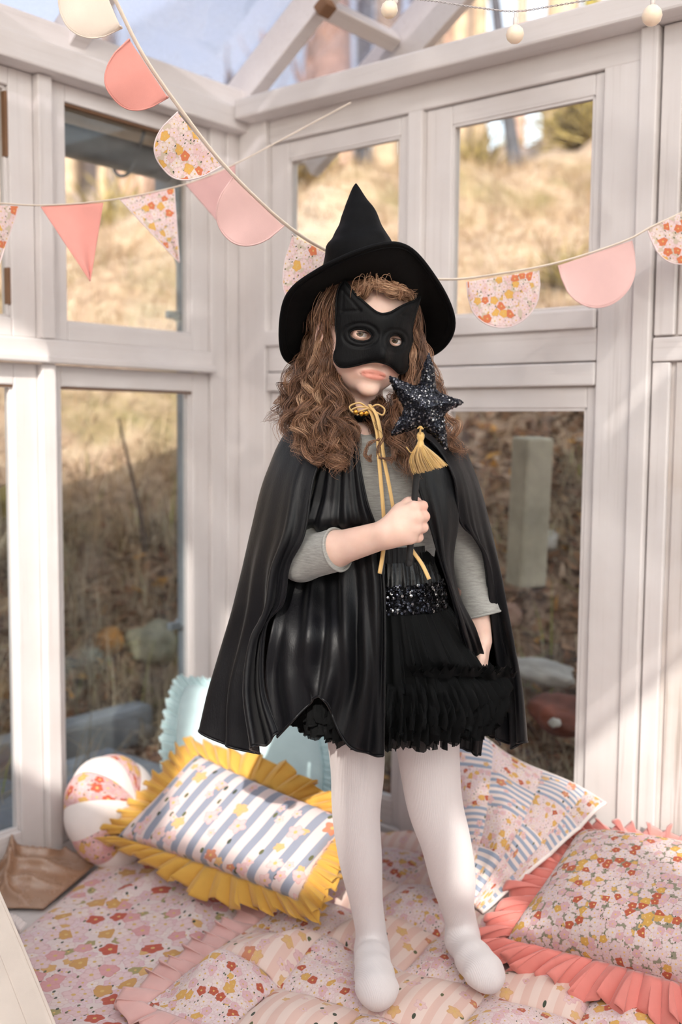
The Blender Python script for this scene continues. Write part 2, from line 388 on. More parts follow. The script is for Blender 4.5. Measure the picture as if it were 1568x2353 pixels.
dp = wall_root('down_pipe', ML, 'thing'); tag(dp, 'blue-grey metal down pipe standing outside the corner of the left wall', 'pipe', kind='thing')
add_tube('pipe', [(.07, -.165, 1.60), (.07, -.165, 1.53), (.095, -.11, 1.42), (.10, -.10, 1.35), (.10, -.10, .7), (.10, -.10, .02)], .024, ZINC, dp, 14, 1, 60)
for z in (1.27, .42):
    v, f = lathe_vf([(.025, -.012), (.030, -.012), (.030, .012), (.025, .012)], 18); o = mesh_obj('pipe_clamp', v, f, ZINC, dp); o.location = (.10, -.10, z)
    v, f = box_vf(.125, .165, -.108, -.092, z - .01, z + .01, .002); mesh_obj('clamp_bolt', v, f, ZINC, dp, False)

# ------------------------------------------------------------------ outside: bank, litter, grass, trees
PROF_S = [-6, -.2, .1, .46, .62, .9, 1.5, 3.0, 4.5, 6.5, 10, 20, 40, 80]
PROF_Z = [-.12, -.10, -.07, -.05, .08, .46, 1.02, 2.00, 2.75, 3.25, 4.0, 6.8, 11.5, 19.0]
def bank(x, y):
    px, py = np.asarray(x) - CORNER[0], np.asarray(y) - CORNER[1]
    a = -(px * dR[0] + py * dR[1]); b = px * dL[0] + py * dL[1]
    s = np.where((a < 0) & (b < 0), np.maximum(a, b), np.where((a > 0) & (b > 0), np.hypot(a, b) * .8 + .2 * np.maximum(a, b), np.maximum(a, b)))
    z = np.interp(s, PROF_S, PROF_Z)
    low = np.clip((-.3 - np.asarray(x)) / 1.6, 0, 1); z = np.where(z > .9, .9 + (z - .9) * (1 - .42 * low * np.clip((14 - s) / 8, 0, 1)), z)
    w = np.clip(s, 0, 4) / 4
    return z + w * (.18 * np.sin(1.1 * x + .4 * y) + .12 * np.sin(2.3 * x - 1.7 * y)) + np.clip(s - .45, 0, 1) * .05 * (np.sin(7 * x + 3 * y) + np.sin(5.1 * y - 4 * x)), s
xs = np.concatenate([np.linspace(-40, -6, 24), np.linspace(-5.8, 6, 150), np.linspace(6.3, 40, 24)])
ysg = np.concatenate([np.linspace(-14, 0, 20), np.linspace(.3, 8, 130), np.linspace(8.3, 20, 45), np.linspace(21, 70, 20)])
XX, YY = np.meshgrid(xs, ysg); ZZ, SS = bank(XX, YY)
ZZ = np.where(SS < -.02, -.2, ZZ)
g = G_('bank_ground'); co = g.coord()
n1 = g.noise(co, .9, 6, .65); n2 = g.noise(co, 9.0, 6, .7); n3 = g.noise(co, 45.0, 5, .7)
sepz = g.n('SeparateXYZ', Vector=co).outputs[2]; sepx = g.n('SeparateXYZ', Vector=co).outputs[0]
straw = g.ramp(n2, [(.30, c255(118, 95, 74)), (.48, c255(160, 134, 110)), (.66, c255(183, 161, 135))])
moss = g.mix(g.ramp(n1, [(.52, (0, 0, 0)), (.66, (1, 1, 1))]), straw, g.ramp(n3, [(.3, c255(92, 84, 48)), (.7, c255(140, 124, 78))]))
litter = g.ramp(n3, [(.28, c255(72, 54, 44)), (.46, c255(132, 106, 86)), (.58, c255(168, 142, 118)), (.72, c255(204, 184, 164))])
fac = g.math('SMOOTH_MIN', g.math('MAXIMUM', g.math('MULTIPLY_ADD', g.math('ADD', g.math('MULTIPLY_ADD', sepx, -.42, sepz), g.math('MULTIPLY', n1, .8)), 1.9, -2.05), 0), 1.0, .1)
wood = g.ramp(n2, [(.3, c255(104, 90, 86)), (.7, c255(164, 146, 138))])
col = g.mix(fac, litter, moss)
col = g.mix(g.math('MULTIPLY_ADD', sepz, .8, -2.5, True), col, wood)
b = g.n('BsdfPrincipled', Base_Color=col, Roughness=.95)
g.nt.links.new(g.bump(g.math('ADD', n2, n3), .6, .03), b.inputs['Normal']); BANK = g.finish(b.outputs[0])
bk = mesh_obj('ground_bank', np.stack([XX, YY, ZZ], -1).reshape(-1, 3), grid_faces(len(xs), len(ysg)), BANK); bk['kind'] = 'structure'

def attr_mat(name, stops, rough=.9, transl=0):
    g = G_(name); a = g.n('Attribute', {'attribute_name': 'tone'}).outputs['Fac']
    col = g.ramp(a, stops); b = g.n('BsdfPrincipled', Base_Color=col, Roughness=rough).outputs[0]
    if transl: b = g.n('MixShader', i0=transl, i1=b, i2=g.n('BsdfTranslucent', Color=col).outputs[0]).outputs[0]
    return g.finish(b)
def scatter_pts(n, smin, smax, xr=(-4.5, 4.5), yr=(2.2, 9), vis=True):
    out = []
    while len(out) < n:
        x = npr.uniform(*xr, n * 3); y = npr.uniform(*yr, n * 3); z, s = bank(x, y)
        ok = (s > smin) & (s < smax) & (np.abs(x) < .42 * y + .3)
        out += list(np.stack([x[ok], y[ok], z[ok]], 1))
    return np.array(out[:n])
def blades(name, pts, hmin, hmax, w, mat, lean=.6, clump=1):
    n = len(pts); k = 4
    h = npr.uniform(hmin, hmax, n); az = npr.uniform(0, 2 * math.pi, n) if name == 'dry_grass' else npr.uniform(.2, 2.94, n); ln = npr.uniform(.1, lean, n) * h; tone = np.clip(npr.normal(.5, .25, n), 0, 1)
    t = np.linspace(0, 1, k); D = np.stack([np.cos(az), np.sin(az)], 1); Wd = np.stack([-np.sin(az), np.cos(az)], 1)
    c = np.zeros((n, k, 3)); c[..., :2] = pts[:, None, :2] + D[:, None] * (ln[:, None] * t ** 2 * 1.6)[..., None]
    c[..., 2] = pts[:, None, 2] - .01 + h[:, None] * (t - .35 * t ** 2 * (ln / h)[:, None] * 2)
    ww = w * (1 - t * .85); off = np.zeros((n, k, 3)); off[..., :2] = Wd[:, None] * ww[None, :, None]
    v = np.stack([c - off, c + off], 2).reshape(-1, 3)
    b0 = (np.arange(n) * k * 2)[:, None] + (np.arange(k - 1) * 2)[None]
    f = np.stack([b0, b0 + 1, b0 + 3, b0 + 2], -1).reshape(-1, 4)
    return mesh_obj(name, v, f, mat, None, True, None, {'tone': np.repeat(tone, k * 2)})
DRY = attr_mat('dry_grass', [(0, c255(126, 102, 76)), (.45, c255(176, 148, 116)), (.8, c255(204, 182, 152)), (1, c255(126, 120, 76))], .9, .3)
GREY = attr_mat('withered_grass', [(0, c255(96, 84, 66)), (.5, c255(168, 152, 126)), (.85, c255(206, 192, 166)), (1, c255(150, 160, 70))], .9, .3)
o = blades('dry_grass', np.concatenate([scatter_pts(16000, .9, 6, (-6, 6), (2.6, 10)), scatter_pts(2500, .6, 1.3, (-3, -.2), (2.6, 6))]), .05, .20, .004, DRY, 1.2); tag(o, 'sunlit straw-coloured grass covering the upper bank', 'grass', kind='stuff')
cl = scatter_pts(120, .22, 1.2); pts = np.repeat(cl, 38, 0); pts[:, :2] += npr.normal(0, .035, (len(pts), 2)); z, s = bank(pts[:, 0], pts[:, 1]); pts[:, 2] = z; pts = pts[s > .16]
o = blades('withered_grass', pts, .12, .34, .0028, GREY, 1.6); tag(o, 'long grey withered grass drooping near the glass', 'grass', kind='stuff')
# fallen leaves
pl = scatter_pts(9000, .11, 1.6, (-4, 4), (2.2, 6)); pl = pl[pl[:, 2] < .75 + .45 * np.clip(pl[:, 0], -.6, .8) + npr.normal(0, .08, len(pl))]; n = len(pl)
q = npr.normal(0, 1, (n, 3, 3)); e1 = q[:, 0] * [1, 1, .45]; e1 /= np.linalg.norm(e1, axis=1)[:, None]; e2 = np.cross(e1, q[:, 1] * [.5, .5, 1] + [0, 0, 1.2]); e2 /= np.linalg.norm(e2, axis=1)[:, None]
r_ = npr.uniform(.014, .034, n)[:, None]; cpt = pl + [0, 0, .012]; nn = np.cross(e1, e2) * r_ * .35
v = np.stack([cpt - e1 * r_ * 1.3, cpt + e2 * r_ * .7 + nn, cpt + e1 * r_ * 1.3, cpt - e2 * r_ * .7 + nn], 1).reshape(-1, 3)
LEAF = attr_mat('fallen_leaf', [(0, c255(74, 48, 36)), (.4, c255(132, 92, 66)), (.75, c255(178, 138, 104)), (.9, c255(196, 176, 156)), (1, c255(206, 150, 70))], .8, .2)
o = mesh_obj('fallen_leaves', v, np.arange(n * 4).reshape(n, 4), LEAF, None, False, None, {'tone': np.repeat(np.clip(npr.normal(.45, .3, n), 0, 1), 4)}); tag(o, 'brown fallen leaves lying over the shaded foot of the bank', 'leaves', kind='stuff')
def rock(name, x, y, r, label, col, cat='rock', flat=.6, seed=0, up=0):
    z, s = bank(np.array([x]), np.array([y])); bm = bmesh.new(); bmesh.ops.create_icosphere(bm, subdivisions=4, radius=1.0)
    for p in bm.verts:
        d = 1 + .35 * mnoise.noise(p.co * 1.1 + Vector((seed, seed * 2, 0))) + .10 * mnoise.noise(p.co * 4 + Vector((seed, 0, 3)))
        p.co = Vector((p.co.x * d * r[0], p.co.y * d * r[1], p.co.z * d * r[2]))
    me = bpy.data.meshes.new(name); bm.to_mesh(me); bm.free(); me.materials.append(col)
    for p in me.polygons: p.use_smooth = True
    o = bpy.data.objects.new(name, me); COL.objects.link(o); o.location = (x, y, max(float(z[0]) + r[2] * .1, up) if up else float(z[0]) + r[2] * .35); o.rotation_euler = (0, 0, seed * 1.7)
    return tag(o, label, cat)
STONE = plain('pale_stone', c255(176, 172, 164), .9, .5, 20, .2); MOSSY = plain('lichen_stone', c255(150, 146, 124), .9, .5, 16, .25); RUST = plain('rust_leafy', c255(122, 68, 52), .9, .9, 14, .35)
def gx(px, py, Y): p = P(px, py, Y); return float(p[0]), float(p[1])
rock('rock', *gx(350, 1610, 3.5), (.10, .08, .075), 'pale rounded rock outside behind the blue pillow', MOSSY, seed=1, up=float(P(350, 1610, 3.5)[2]))
rock('rock', *gx(245, 1640, 3.42), (.06, .05, .05), 'orange leaf-stained stone outside left of the pale rock', plain('ochre_stone', c255(196, 140, 74), .9, .4, 20, .2), seed=2, up=float(P(245, 1640, 3.42)[2]))
rock('rock', *gx(1290, 1640, 2.62), (.11, .07, .045), 'rust-red mossy stone outside the right lower pane', RUST, seed=3, up=float(P(1290, 1640, 2.62)[2]))
rock('rock', *gx(1275, 1660, 2.5), (.016, .014, .012), 'small white pebble before the rust-red stone', STONE, seed=4, up=float(P(1275, 1660, 2.5)[2]))
rock('rock', *gx(1240, 1560, 2.9), (.13, .06, .028), 'long grey stone behind the rust-red stone', STONE, seed=5, up=float(P(1240, 1540, 2.9)[2]))
rock('rock', *gx(1255, 1030, 3.3), (.05, .05, .04), 'grey-white stone high on the bank behind the right lower pane', STONE, seed=6)
rock('rock', *gx(1180, 1060, 3.2), (.045, .05, .04), 'brownish stone beside the grey-white stone on the bank', plain('brown_stone', c255(150, 120, 104), .9, .4), seed=7)
rock('rock', *gx(30, 1330, 3.6), (.13, .1, .08), 'mossy yellow-green stone outside the far left pane', plain('moss_stone', c255(120, 104, 40), .95, .6, 16, .3), seed=8)
# a weathered concrete post on the bank (right lower pane)
x, y = gx(1208, 1330, 2.90); v, f = box_vf(-.045, .045, -.04, .04, 0, .42, .008)
o = mesh_obj('concrete_post', v, f, plain('old_concrete', c255(172, 166, 148), .9, .5, 30, .15), None, False); o.location = (x, y, float(P(1208, 1345, 2.90)[2])); o.rotation_euler = (.05, .0, .4); tag(o, 'pale concrete post standing on the bank behind the right lower pane', 'post')
# zinc tub edge / slabs outside the lower left panes
def outL(u, d, z): return CORNER - dL * u + dR * d + np.array([0, 0, z])
SLATE = plain('blue_slate', c255(126, 132, 140), .8, .4, 18, .18)
for k, (u0, u1, d0, d1, z0, z1, lab) in enumerate([(.14, .47, -.40, -.10, -.06, .015, 'blue-grey paving slab outside under the left window nearest the corner'), (.48, .80, -.42, -.10, -.06, .008, 'blue-grey paving slab outside the middle of the left wall'), (.81, 1.2, -.40, -.10, -.06, .012, 'blue-grey paving slab outside the far left pane')]):
    v, f = box_vf(u0, u1, d0, d1, z0, z1, .01); o = mesh_obj('paving_slab', v, f, SLATE, None, False); o.matrix_world = ML; tag(o, lab, 'slab', 'paving slabs along the left wall')
kb = []
v, f = box_vf(-.1, 1.3, -.56, -.47, -.06, .085, .02); o = mesh_obj('stone_kerb', v, f, plain('grey_kerb', c255(140, 144, 148), .8, .4, 14, .15), None, False); o.matrix_world = ML; tag(o, 'long grey stone kerb behind the slabs outside the left wall', 'kerb')
# twig standing on the bank in the left lower pane
BARK = plain('dark_twig', c255(74, 58, 46), .9, .4)
o = add_tube('bare_sapling', [P(338, 1310, 3.75), P(322, 1180, 3.75), P(300, 1080, 3.78), P(272, 960, 3.80)], np.linspace(.012, .004, 40), BARK, None, 6, 1, 40); tag(o, 'single bare sapling stem leaning on the bank behind the left lower pane', 'sapling')
# trees
def bark(name, col): return plain(name, col, .9, .6, 24, .18)
PALE, PINK, DARKB, MID, OLIVE = bark('pale_bark', c255(176, 152, 126)), bark('pinkish_bark', c255(184, 150, 132)), bark('dark_bark', c255(70, 70, 76)), bark('grey_bark', c255(124, 110, 100)), plain('olive_leaves', c255(140, 128, 62), .9, .4, 30, .3)
def tree(px, Y, r, h, mat, label, lean=0.0, group=None, branches=5, seed=0):
    rr = random.Random(seed * 31 + 5); p0 = P(px, 600, Y); x, y = float(p0[0]), float(p0[1]); z = float(bank(np.array([x]), np.array([y]))[0][0]) - .15
    t = empty('tree', (x, y, z)); tag(t, label, 'tree', group)
    pts = [(0, 0, 0)]; cx, cy = 0, 0
    for k in range(1, 7): cx += lean * h / 6 + rr.uniform(-.02, .02) * h / 6; cy += rr.uniform(-.03, .03) * h / 6; pts.append((cx, cy, h * k / 6))
    path = spline(pts, 18); add_tube('trunk', path, np.linspace(r * 1.15, r * .45, 18), mat, t, 10)
    for k in range(branches):
        i = rr.randrange(6, 16); b = path[i]; az = rr.uniform(0, 6.28); L = rr.uniform(.12, .3) * h
        add_tube('branch', [b, b + np.array([math.cos(az) * L * .5, math.sin(az) * L * .5, L * .4]), b + np.array([math.cos(az) * L * .8, math.sin(az) * L * .8, L])], np.linspace(r * .32, r * .08, 8), mat, t, 5, 1, 8)
    return t
tree(1280, 11, .17, 7, PALE, 'thick pale trunk right of centre in the upper right window', .0, None, 3, 1)
tree(1190, 9.0, .055, 3.2, DARKB, 'dark slanting trunk in the upper right window', -.16, None, 2, 2)
tree(1095, 13, .10, 7, PALE, 'pale trunk at left in the upper right window', 0, None, 3, 3)
tree(1345, 12, .09, 6, OLIVE, 'mossy olive trunk at the right end of the upper right window', 0, None, 3, 4)
tree(765, 8.0, .15, 7, PINK, 'broad pinkish trunk behind the tip of the hat', .0, None, 3, 5)
tree(830, 9.5, .07, 7, DARKB, 'thin dark trunk just right of the hat tip', 0, None, 2, 6)
tree(880, 9.0, .11, 7, PALE, 'pale trunk at the right edge of the narrow window', 0, None, 3, 7)
tree(240, 12, .07, 3.4, PALE, 'pale slim trunk in the middle of the upper left window', 0, None, 3, 8)
tree(265, 11, .05, 3.0, MID, 'grey stump-like trunk low in the upper left window', 0, None, 2, 9)
tree(1050, 12.5, .10, 9, PALE, 'tall pale trunk above the right beam', 0, None, 3, 10)
tree(185, 15, .09, 3.6, MID, 'grey trunk at left of the upper left window', 0, None, 3, 12)
k = 0
for i in range(46):
    px = rnd.uniform(-150, 1750); Yt = rnd.uniform(14, 19) if px < 800 else rnd.uniform(14, 30); tree(px, Yt, rnd.uniform(.06, .16), rnd.uniform(.08, .14) * Yt if px < 800 else rnd.uniform(.34, .5) * Yt, rnd.choice([MID, PALE, PINK, MID]), 'slim leafless tree in the blurred wood at the top of the bank', rnd.uniform(-.03, .03), 'wood on top of the bank', 4, 40 + i)
# shrubs of bare brush on the bank
def shrub(px, py, Y, r, n, mat, label, seed):
    p0 = P(px, py, Y); x, y = float(p0[0]), float(p0[1]); z = float(bank(np.array([x]), np.array([y]))[0][0])
    rr = np.random.RandomState(seed); mb = MB()
    for _ in range(n):
        d = rr.normal(0, 1, 3); d[2] = abs(d[2]) * 1.1 + .3; d /= np.linalg.norm(d); L = r * rr.uniform(.5, 1.1); c = d * L * .5 + rr.normal(0, r * .12, 3); c[2] = max(c[2], 0)
        mb.add(*tube_vf(spline([d * .02, c, d * L + rr.normal(0, r * .12, 3)], 5), np.linspace(.012, .004, 5) * r / .5, 3, False), None, rr.uniform(0, 1))
    o = mb.build('shrub', mat, None); o.location = (x, y, z); return tag(o, label, 'shrub')
BRUSH = attr_mat('brush', [(0, c255(84, 70, 44)), (.5, c255(134, 116, 62)), (1, c255(176, 154, 96))])
shrub(260, 560, 9, .75, 260, BRUSH, 'low olive brush in the upper left window under the trunks', 1)
shrub(1085, 420, 10, .6, 220, BRUSH, 'olive brush at the left of the upper right window', 2)
shrub(1350, 330, 10, .7, 220, BRUSH, 'olive brush at the right of the upper right window', 3)
shrub(700, 400, 7, .45, 200, BRUSH, 'olive brush left of the hat tip in the narrow window', 4)
shrub(1300, 690, 4.6, .22, 120, BRUSH, 'small dark brush at the bottom of the upper right window', 5)
shrub(1110, 1000, 3.1, .22, 150, attr_mat('fern', [(0, c255(70, 84, 40)), (1, c255(140, 140, 84))]), 'greenish weeds outside at the top of the right lower pane', 6)

# ------------------------------------------------------------------ smooth solid modelling (distance field -> one continuous mesh)
class Field:
    def __init__(s, xs, ys, zs):
        s.ax = [np.asarray(a, dtype=np.float32) for a in (xs, ys, zs)]; s.F = np.ones([len(a) for a in s.ax], dtype=np.float32)
    def _sl(s, lo, hi, m):
        r = []
        for a, l, h in zip(s.ax, lo, hi): r.append(slice(max(0, int(np.searchsorted(a, l - m)) - 1), min(len(a), int(np.searchsorted(a, h + m)) + 1)))
        return tuple(r)
    def put(s, fn, lo, hi, k=.01, op='add', m=.03):
        sl = s._sl(lo, hi, m + k)
        if any(q.stop - q.start < 1 for q in sl): return
        X, Y, Z = np.meshgrid(*[a[q] for a, q in zip(s.ax, sl)], indexing='ij', sparse=True)
        d = fn(X, Y, Z); f = s.F[sl]
        if op == 'add':
            h = np.clip(.5 + .5 * (f - d) / k, 0, 1); s.F[sl] = f + (d - f) * h - k * h * (1 - h)
        else:
            d = -d; h = np.clip(.5 - .5 * (f - d) / k, 0, 1); s.F[sl] = f + (d - f) * h + k * h * (1 - h)
    def caps(s, a, b, r1, r2=None, k=.01, op='add'):
        a, b = np.asarray(a, dtype=float), np.asarray(b, dtype=float); r2 = r1 if r2 is None else r2; ab = b - a; L2 = ab @ ab + 1e-12
        def fn(X, Y, Z):
            t = np.clip(((X - a[0]) * ab[0] + (Y - a[1]) * ab[1] + (Z - a[2]) * ab[2]) / L2, 0, 1)
            return np.sqrt((X - a[0] - t * ab[0]) ** 2 + (Y - a[1] - t * ab[1]) ** 2 + (Z - a[2] - t * ab[2]) ** 2) - (r1 + (r2 - r1) * t)
        m = max(r1, r2); s.put(fn, np.minimum(a, b) - m, np.maximum(a, b) + m, k, op)
    def chain(s, pts, rads, k=.01, op='add'):
        for i in range(len(pts) - 1): s.caps(pts[i], pts[i + 1], rads[i], rads[i + 1], k, op)
    def ell(s, c, R, ax=None, k=.01, op='add'):
        c = np.asarray(c, dtype=float); A = np.eye(3) if ax is None else np.asarray(ax); m = max(R)
        def fn(X, Y, Z):
            q = [((X - c[0]) * A[i][0] + (Y - c[1]) * A[i][1] + (Z - c[2]) * A[i][2]) / R[i] for i in range(3)]
            q2 = [v / R[i] for i, v in enumerate(q)]
            k0 = np.sqrt(q[0] ** 2 + q[1] ** 2 + q[2] ** 2); k1 = np.sqrt(q2[0] ** 2 + q2[1] ** 2 + q2[2] ** 2) + 1e-9
            return k0 * (k0 - 1) / k1
        s.put(fn, c - m, c + m, k, op)
    def half(s, p, nrm, lo, hi, k=.002):
        """cut away the side the normal points to, inside a box"""
        p, nrm = np.asarray(p), np.asarray(nrm) / np.linalg.norm(nrm)
        s.put(lambda X, Y, Z: -((X - p[0]) * nrm[0] + (Y - p[1]) * nrm[1] + (Z - p[2]) * nrm[2]), lo, hi, k, 'sub', 0.0)
    def mesh(s):
        F = s.F; xs, ys, zs = s.ax; I = F < 0
        c = np.zeros([n - 1 for n in F.shape], dtype=np.int8); offs = [(i, j, k) for i in (0, 1) for j in (0, 1) for k in (0, 1)]
        nx, ny, nz = c.shape
        for i, j, k in offs: c += I[i:i + nx, j:j + ny, k:k + nz]
        idx = np.argwhere((c > 0) & (c < 8)); acc = np.zeros((len(idx), 3)); cnt = np.zeros(len(idx))
        co = {}
        for o in offs:
            q = idx + o; co[o] = (np.stack([xs[q[:, 0]], ys[q[:, 1]], zs[q[:, 2]]], 1).astype(float), F[q[:, 0], q[:, 1], q[:, 2]].astype(float))
        for a in offs:
            for ax in range(3):
                if a[ax] == 0:
                    b = list(a); b[ax] = 1; pa, fa = co[a]; pb, fb = co[tuple(b)]; m = (fa < 0) != (fb < 0)
                    t = np.where(m, fa / np.where(m, fa - fb, 1), 0); acc += np.where(m[:, None], pa + (pb - pa) * t[:, None], 0); cnt += m
        V = acc / cnt[:, None]; vid = np.full(c.shape, -1, dtype=np.int32); vid[idx[:, 0], idx[:, 1], idx[:, 2]] = np.arange(len(idx)); faces = []
        for ax in range(3):
            u, w = (ax + 1) % 3, (ax + 2) % 3; sl0 = [slice(None)] * 3; sl1 = [slice(None)] * 3
            sl0[ax] = slice(0, -1); sl1[ax] = slice(1, None); e = I[tuple(sl0)] != I[tuple(sl1)]; q = np.argwhere(e)
            q = q[(q[:, u] > 0) & (q[:, w] > 0) & (q[:, u] < F.shape[u] - 1) & (q[:, w] < F.shape[w] - 1)]
            def cell(du, dw): r = q.copy(); r[:, u] += du; r[:, w] += dw; return vid[r[:, 0], r[:, 1], r[:, 2]]
            f = np.stack([cell(-1, -1), cell(0, -1), cell(0, 0), cell(-1, 0)], 1); ins = I[q[:, 0], q[:, 1], q[:, 2]]
            f[~ins] = f[~ins][:, ::-1]; faces.append(f)
        return V, np.concatenate(faces)
def axis(lo, hi, step): return np.arange(lo, hi + step, step)
def laplacian(V, F, it=2, lam=.5):
    """light smoothing of a quad mesh"""
    e = np.concatenate([F[:, [0, 1]], F[:, [1, 2]], F[:, [2, 3]], F[:, [3, 0]]]); V = V.copy()
    for _ in range(it):
        acc = np.zeros_like(V); n = np.zeros(len(V))
        for a in range(3): acc[:, a] = np.bincount(e[:, 0], V[e[:, 1], a], len(V)) + np.bincount(e[:, 1], V[e[:, 0], a], len(V))
        n = np.bincount(e[:, 0], minlength=len(V)) + np.bincount(e[:, 1], minlength=len(V)); V += lam * (acc / n[:, None] - V)
    return V

# ------------------------------------------------------------------ the girl
girl = empty('person', (0.13, 1.78, 0.0))
tag(girl, 'child in black witch hat, cat mask, cape and white tights standing with one fist raised', 'person')
girl_inv = Matrix.Translation((-0.13, -1.78, 0.0))
def own(o, parent=None):
    """parent a world-space mesh under the girl (or one of her parts) without moving it"""
    o.parent = parent or girl
    if parent is None: o.matrix_parent_inverse = girl_inv
    return o
# head frame
HC = P(838, 772, 1.78)
_f = np.array([math.sin(math.radians(18)), -math.cos(math.radians(18)), -.09]); _f /= np.linalg.norm(_f)
_u = np.array([math.sin(math.radians(9)), 0, math.cos(math.radians(9))]); _u -= _f * (_u @ _f); _u /= np.linalg.norm(_u)
_x = np.cross(_u, _f); HA = np.array([_x, _f, _u])
def hl(x, y, z): return HC + _x * x + _f * y + _u * z
def to_local(p): return (np.asarray(p) - HC) @ HA.T

# ---- skin
def skin_mat():
    g = G_('skin'); co = g.coord(); a = g.n('Attribute', {'attribute_name': 'lip'}).outputs['Fac']; ck = g.n('Attribute', {'attribute_name': 'flush'}).outputs['Fac']
    n1 = g.noise(co, 30.0, 4); base = g.ramp(n1, [(.3, c255(228, 190, 172)), (.7, c255(238, 204, 188))])
    base = g.mix(g.math('MULTIPLY', ck, .55), base, c255(224, 150, 132)); base = g.mix(g.math('MULTIPLY', a, .85), base, c255(214, 132, 116))
    b = g.n('BsdfPrincipled', Base_Color=base, Roughness=.48, Subsurface_Weight=.18, Subsurface_Radius=(1.0, .4, .2), Subsurface_Scale=.006)
    g.nt.links.new(g.bump(g.noise(co, 420.0, 3), .10, .0006), b.inputs['Normal']); return g.finish(b.outputs[0])
SKIN = skin_mat()
SHL, ELL, WRL = P(706, 1030, 1.79), P(692, 1285, 1.708), P(893, 1226, 1.605)
SHR, ELR, WRR = P(1004, 1030, 1.79), P(1076, 1270, 1.805), P(1106, 1470, 1.775)
zs = np.concatenate([axis(-.02, .40, .010), axis(.408, .74, .007), axis(.744, .875, .0022), axis(.88, .99, .006), axis(.994, 1.235, .00205), axis(1.24, 1.30, .006)])
F = Field(axis(-.16, .33, .0024), axis(1.545, 1.93, .0026), zs)
# head
F.ell(hl(0, -.014, .036), (.073, .088, .080), HA, .01)
F.ell(hl(0, .014, -.022), (.060, .066, .074), HA, .02)
F.ell(hl(0, .040, -.064), (.040, .032, .031), HA, .02)
for s_ in (-1, 1):
    F.ell(hl(.034 * s_, .038, -.040), (.026, .030, .030), HA, .018)
    F.ell(hl(.073 * s_, -.012, -.010), (.009, .018, .026), HA, .006); F.ell(hl(.079 * s_, -.006, -.008), (.006, .010, .015), HA, .004, 'sub')
F.caps(hl(0, .070, .004), hl(0, .088, -.030), .0075, .0095, .010); F.ell(hl(0, .092, -.033), (.0095, .009, .008), HA, .006)
for s_ in (-1, 1): F.ell(hl(.0105 * s_, .083, -.037), (.006, .008, .0055), HA, .005)
for s_ in (-1, 1):
    F.ell(hl(.031 * s_, .078, -.001), (.019, .014, .012), HA, .010, 'sub')
    F.ell(hl(.031 * s_, .0655, -.0005), (.0142, .0142, .0142), HA, .004)
    F.ell(hl(.031 * s_, .082, -.0030), (.0108, .014, .0033), HA, .0015, 'sub')
    F.caps(hl(.012 * s_, .076, .019), hl(.045 * s_, .066, .021), .005, .004, .010)
F.ell(hl(0, .072, -.061), (.024, .014, .014), HA, .014)
F.ell(hl(0, .0822, -.0583), (.0200, .0056, .0036), HA, .004); F.ell(hl(0, .0812, -.0670), (.0165, .0064, .0048), HA, .004)
F.caps(hl(-.0215, .0755, -.0632), hl(-.006, .0880, -.0624), .0010, .0012, .0016, 'sub'); F.caps(hl(-.006, .0880, -.0624), hl(.006, .0880, -.0624), .0012, .0012, .0016, 'sub'); F.caps(hl(.006, .0880, -.0624), hl(.0215, .0755, -.0632), .0012, .0010, .0016, 'sub')
F.ell(hl(0, .068, -.088), (.017, .014, .012), HA, .014)
# neck and trunk
NK = P(843, 985, 1.785)
F.caps(hl(0, -.018, -.07), NK, .040, .042, .02)
F.caps(SHL + [.02, 0, -.008], SHR - [.02, 0, .008], .036, .036, .03)
F.ell(P(855, 1100, 1.775), (.105, .075, .115), None, .03); F.ell(P(872, 1240, 1.78), (.092, .070, .11), None, .03); F.ell(P(888, 1395, 1.785), (.086, .072, .10), None, .03)
# arms
F.chain([SHL, (SHL + ELL) / 2, ELL], [.033, .031, .028], .012); F.chain([ELL, ELL * .6 + WRL * .4, WRL], [.029, .0285, .0215], .012)
F.chain([SHR, (SHR + ELR) / 2, ELR], [.033, .031, .027], .012); F.chain([ELR, ELR * .6 + WRR * .4, WRR], [.028, .026, .019], .012)
# the hand closed round the wand: palm toward her, back of the hand toward us
hp = lambda x, y, Y: P(x, y, Y)
F.chain([WRL, hp(915, 1218, 1.598)], [.0225, .022], .010)
F.ell(hp(925, 1208, 1.598), (.026, .0135, .029), None, .012)
KN = [(951, 1166, 1.594), (957, 1190, 1.590), (954, 1214, 1.592), (945, 1236, 1.597)]
for (x, y, Y), r_ in zip(KN, (.0100, .0104, .0100, .0090)):
    F.caps(hp(912, y * .55 + 1212 * .45, Y + .006), hp(x, y, Y + .003), r_ * 1.02, r_, .009)
FING = [((971, 1163), (958, 1166), (938, 1170), .0088), ((975, 1187), (960, 1190), (937, 1192), .0092), ((972, 1212), (956, 1215), (934, 1215), .0088), ((962, 1235), (947, 1239), (929, 1237), .0078)]
for (k, (pip, dip, tip, r_)) in enumerate(FING):
    x, y, Y = KN[k]
    F.chain([hp(x, y, Y + .003), hp(*pip, Y + .020)], [r_ * 1.08, r_], .0035)
    F.chain([hp(*pip, Y + .020), hp(*dip, Y + .0375), hp(*tip, Y + .0375)], [r_, r_ * .95, r_ * .85], .0025)
F.chain([hp(898, 1204, 1.606), hp(920, 1174, 1.609), hp(940, 1157, 1.617), hp(957, 1153, 1.629)], [.014, .0115, .0095, .0085], .007)
# the hanging hand
F.ell(P(1110, 1500, 1.77), (.011, .018, .026), None, .012)
for k, dy in enumerate((-.020, -.007, .006, .018)):
    a = P(1111, 1522, 1.77 + dy); L = (.034, .039, .037, .028)[k]
    F.chain([a, a + [.001, -.004, -L * .55], a + [-.006, -.008, -L]], [.0078, .0070, .0058], .003)
F.chain([P(1108, 1490, 1.752), P(1106, 1512, 1.742), P(1104, 1530, 1.738)], [.009, .0078, .0065], .006)
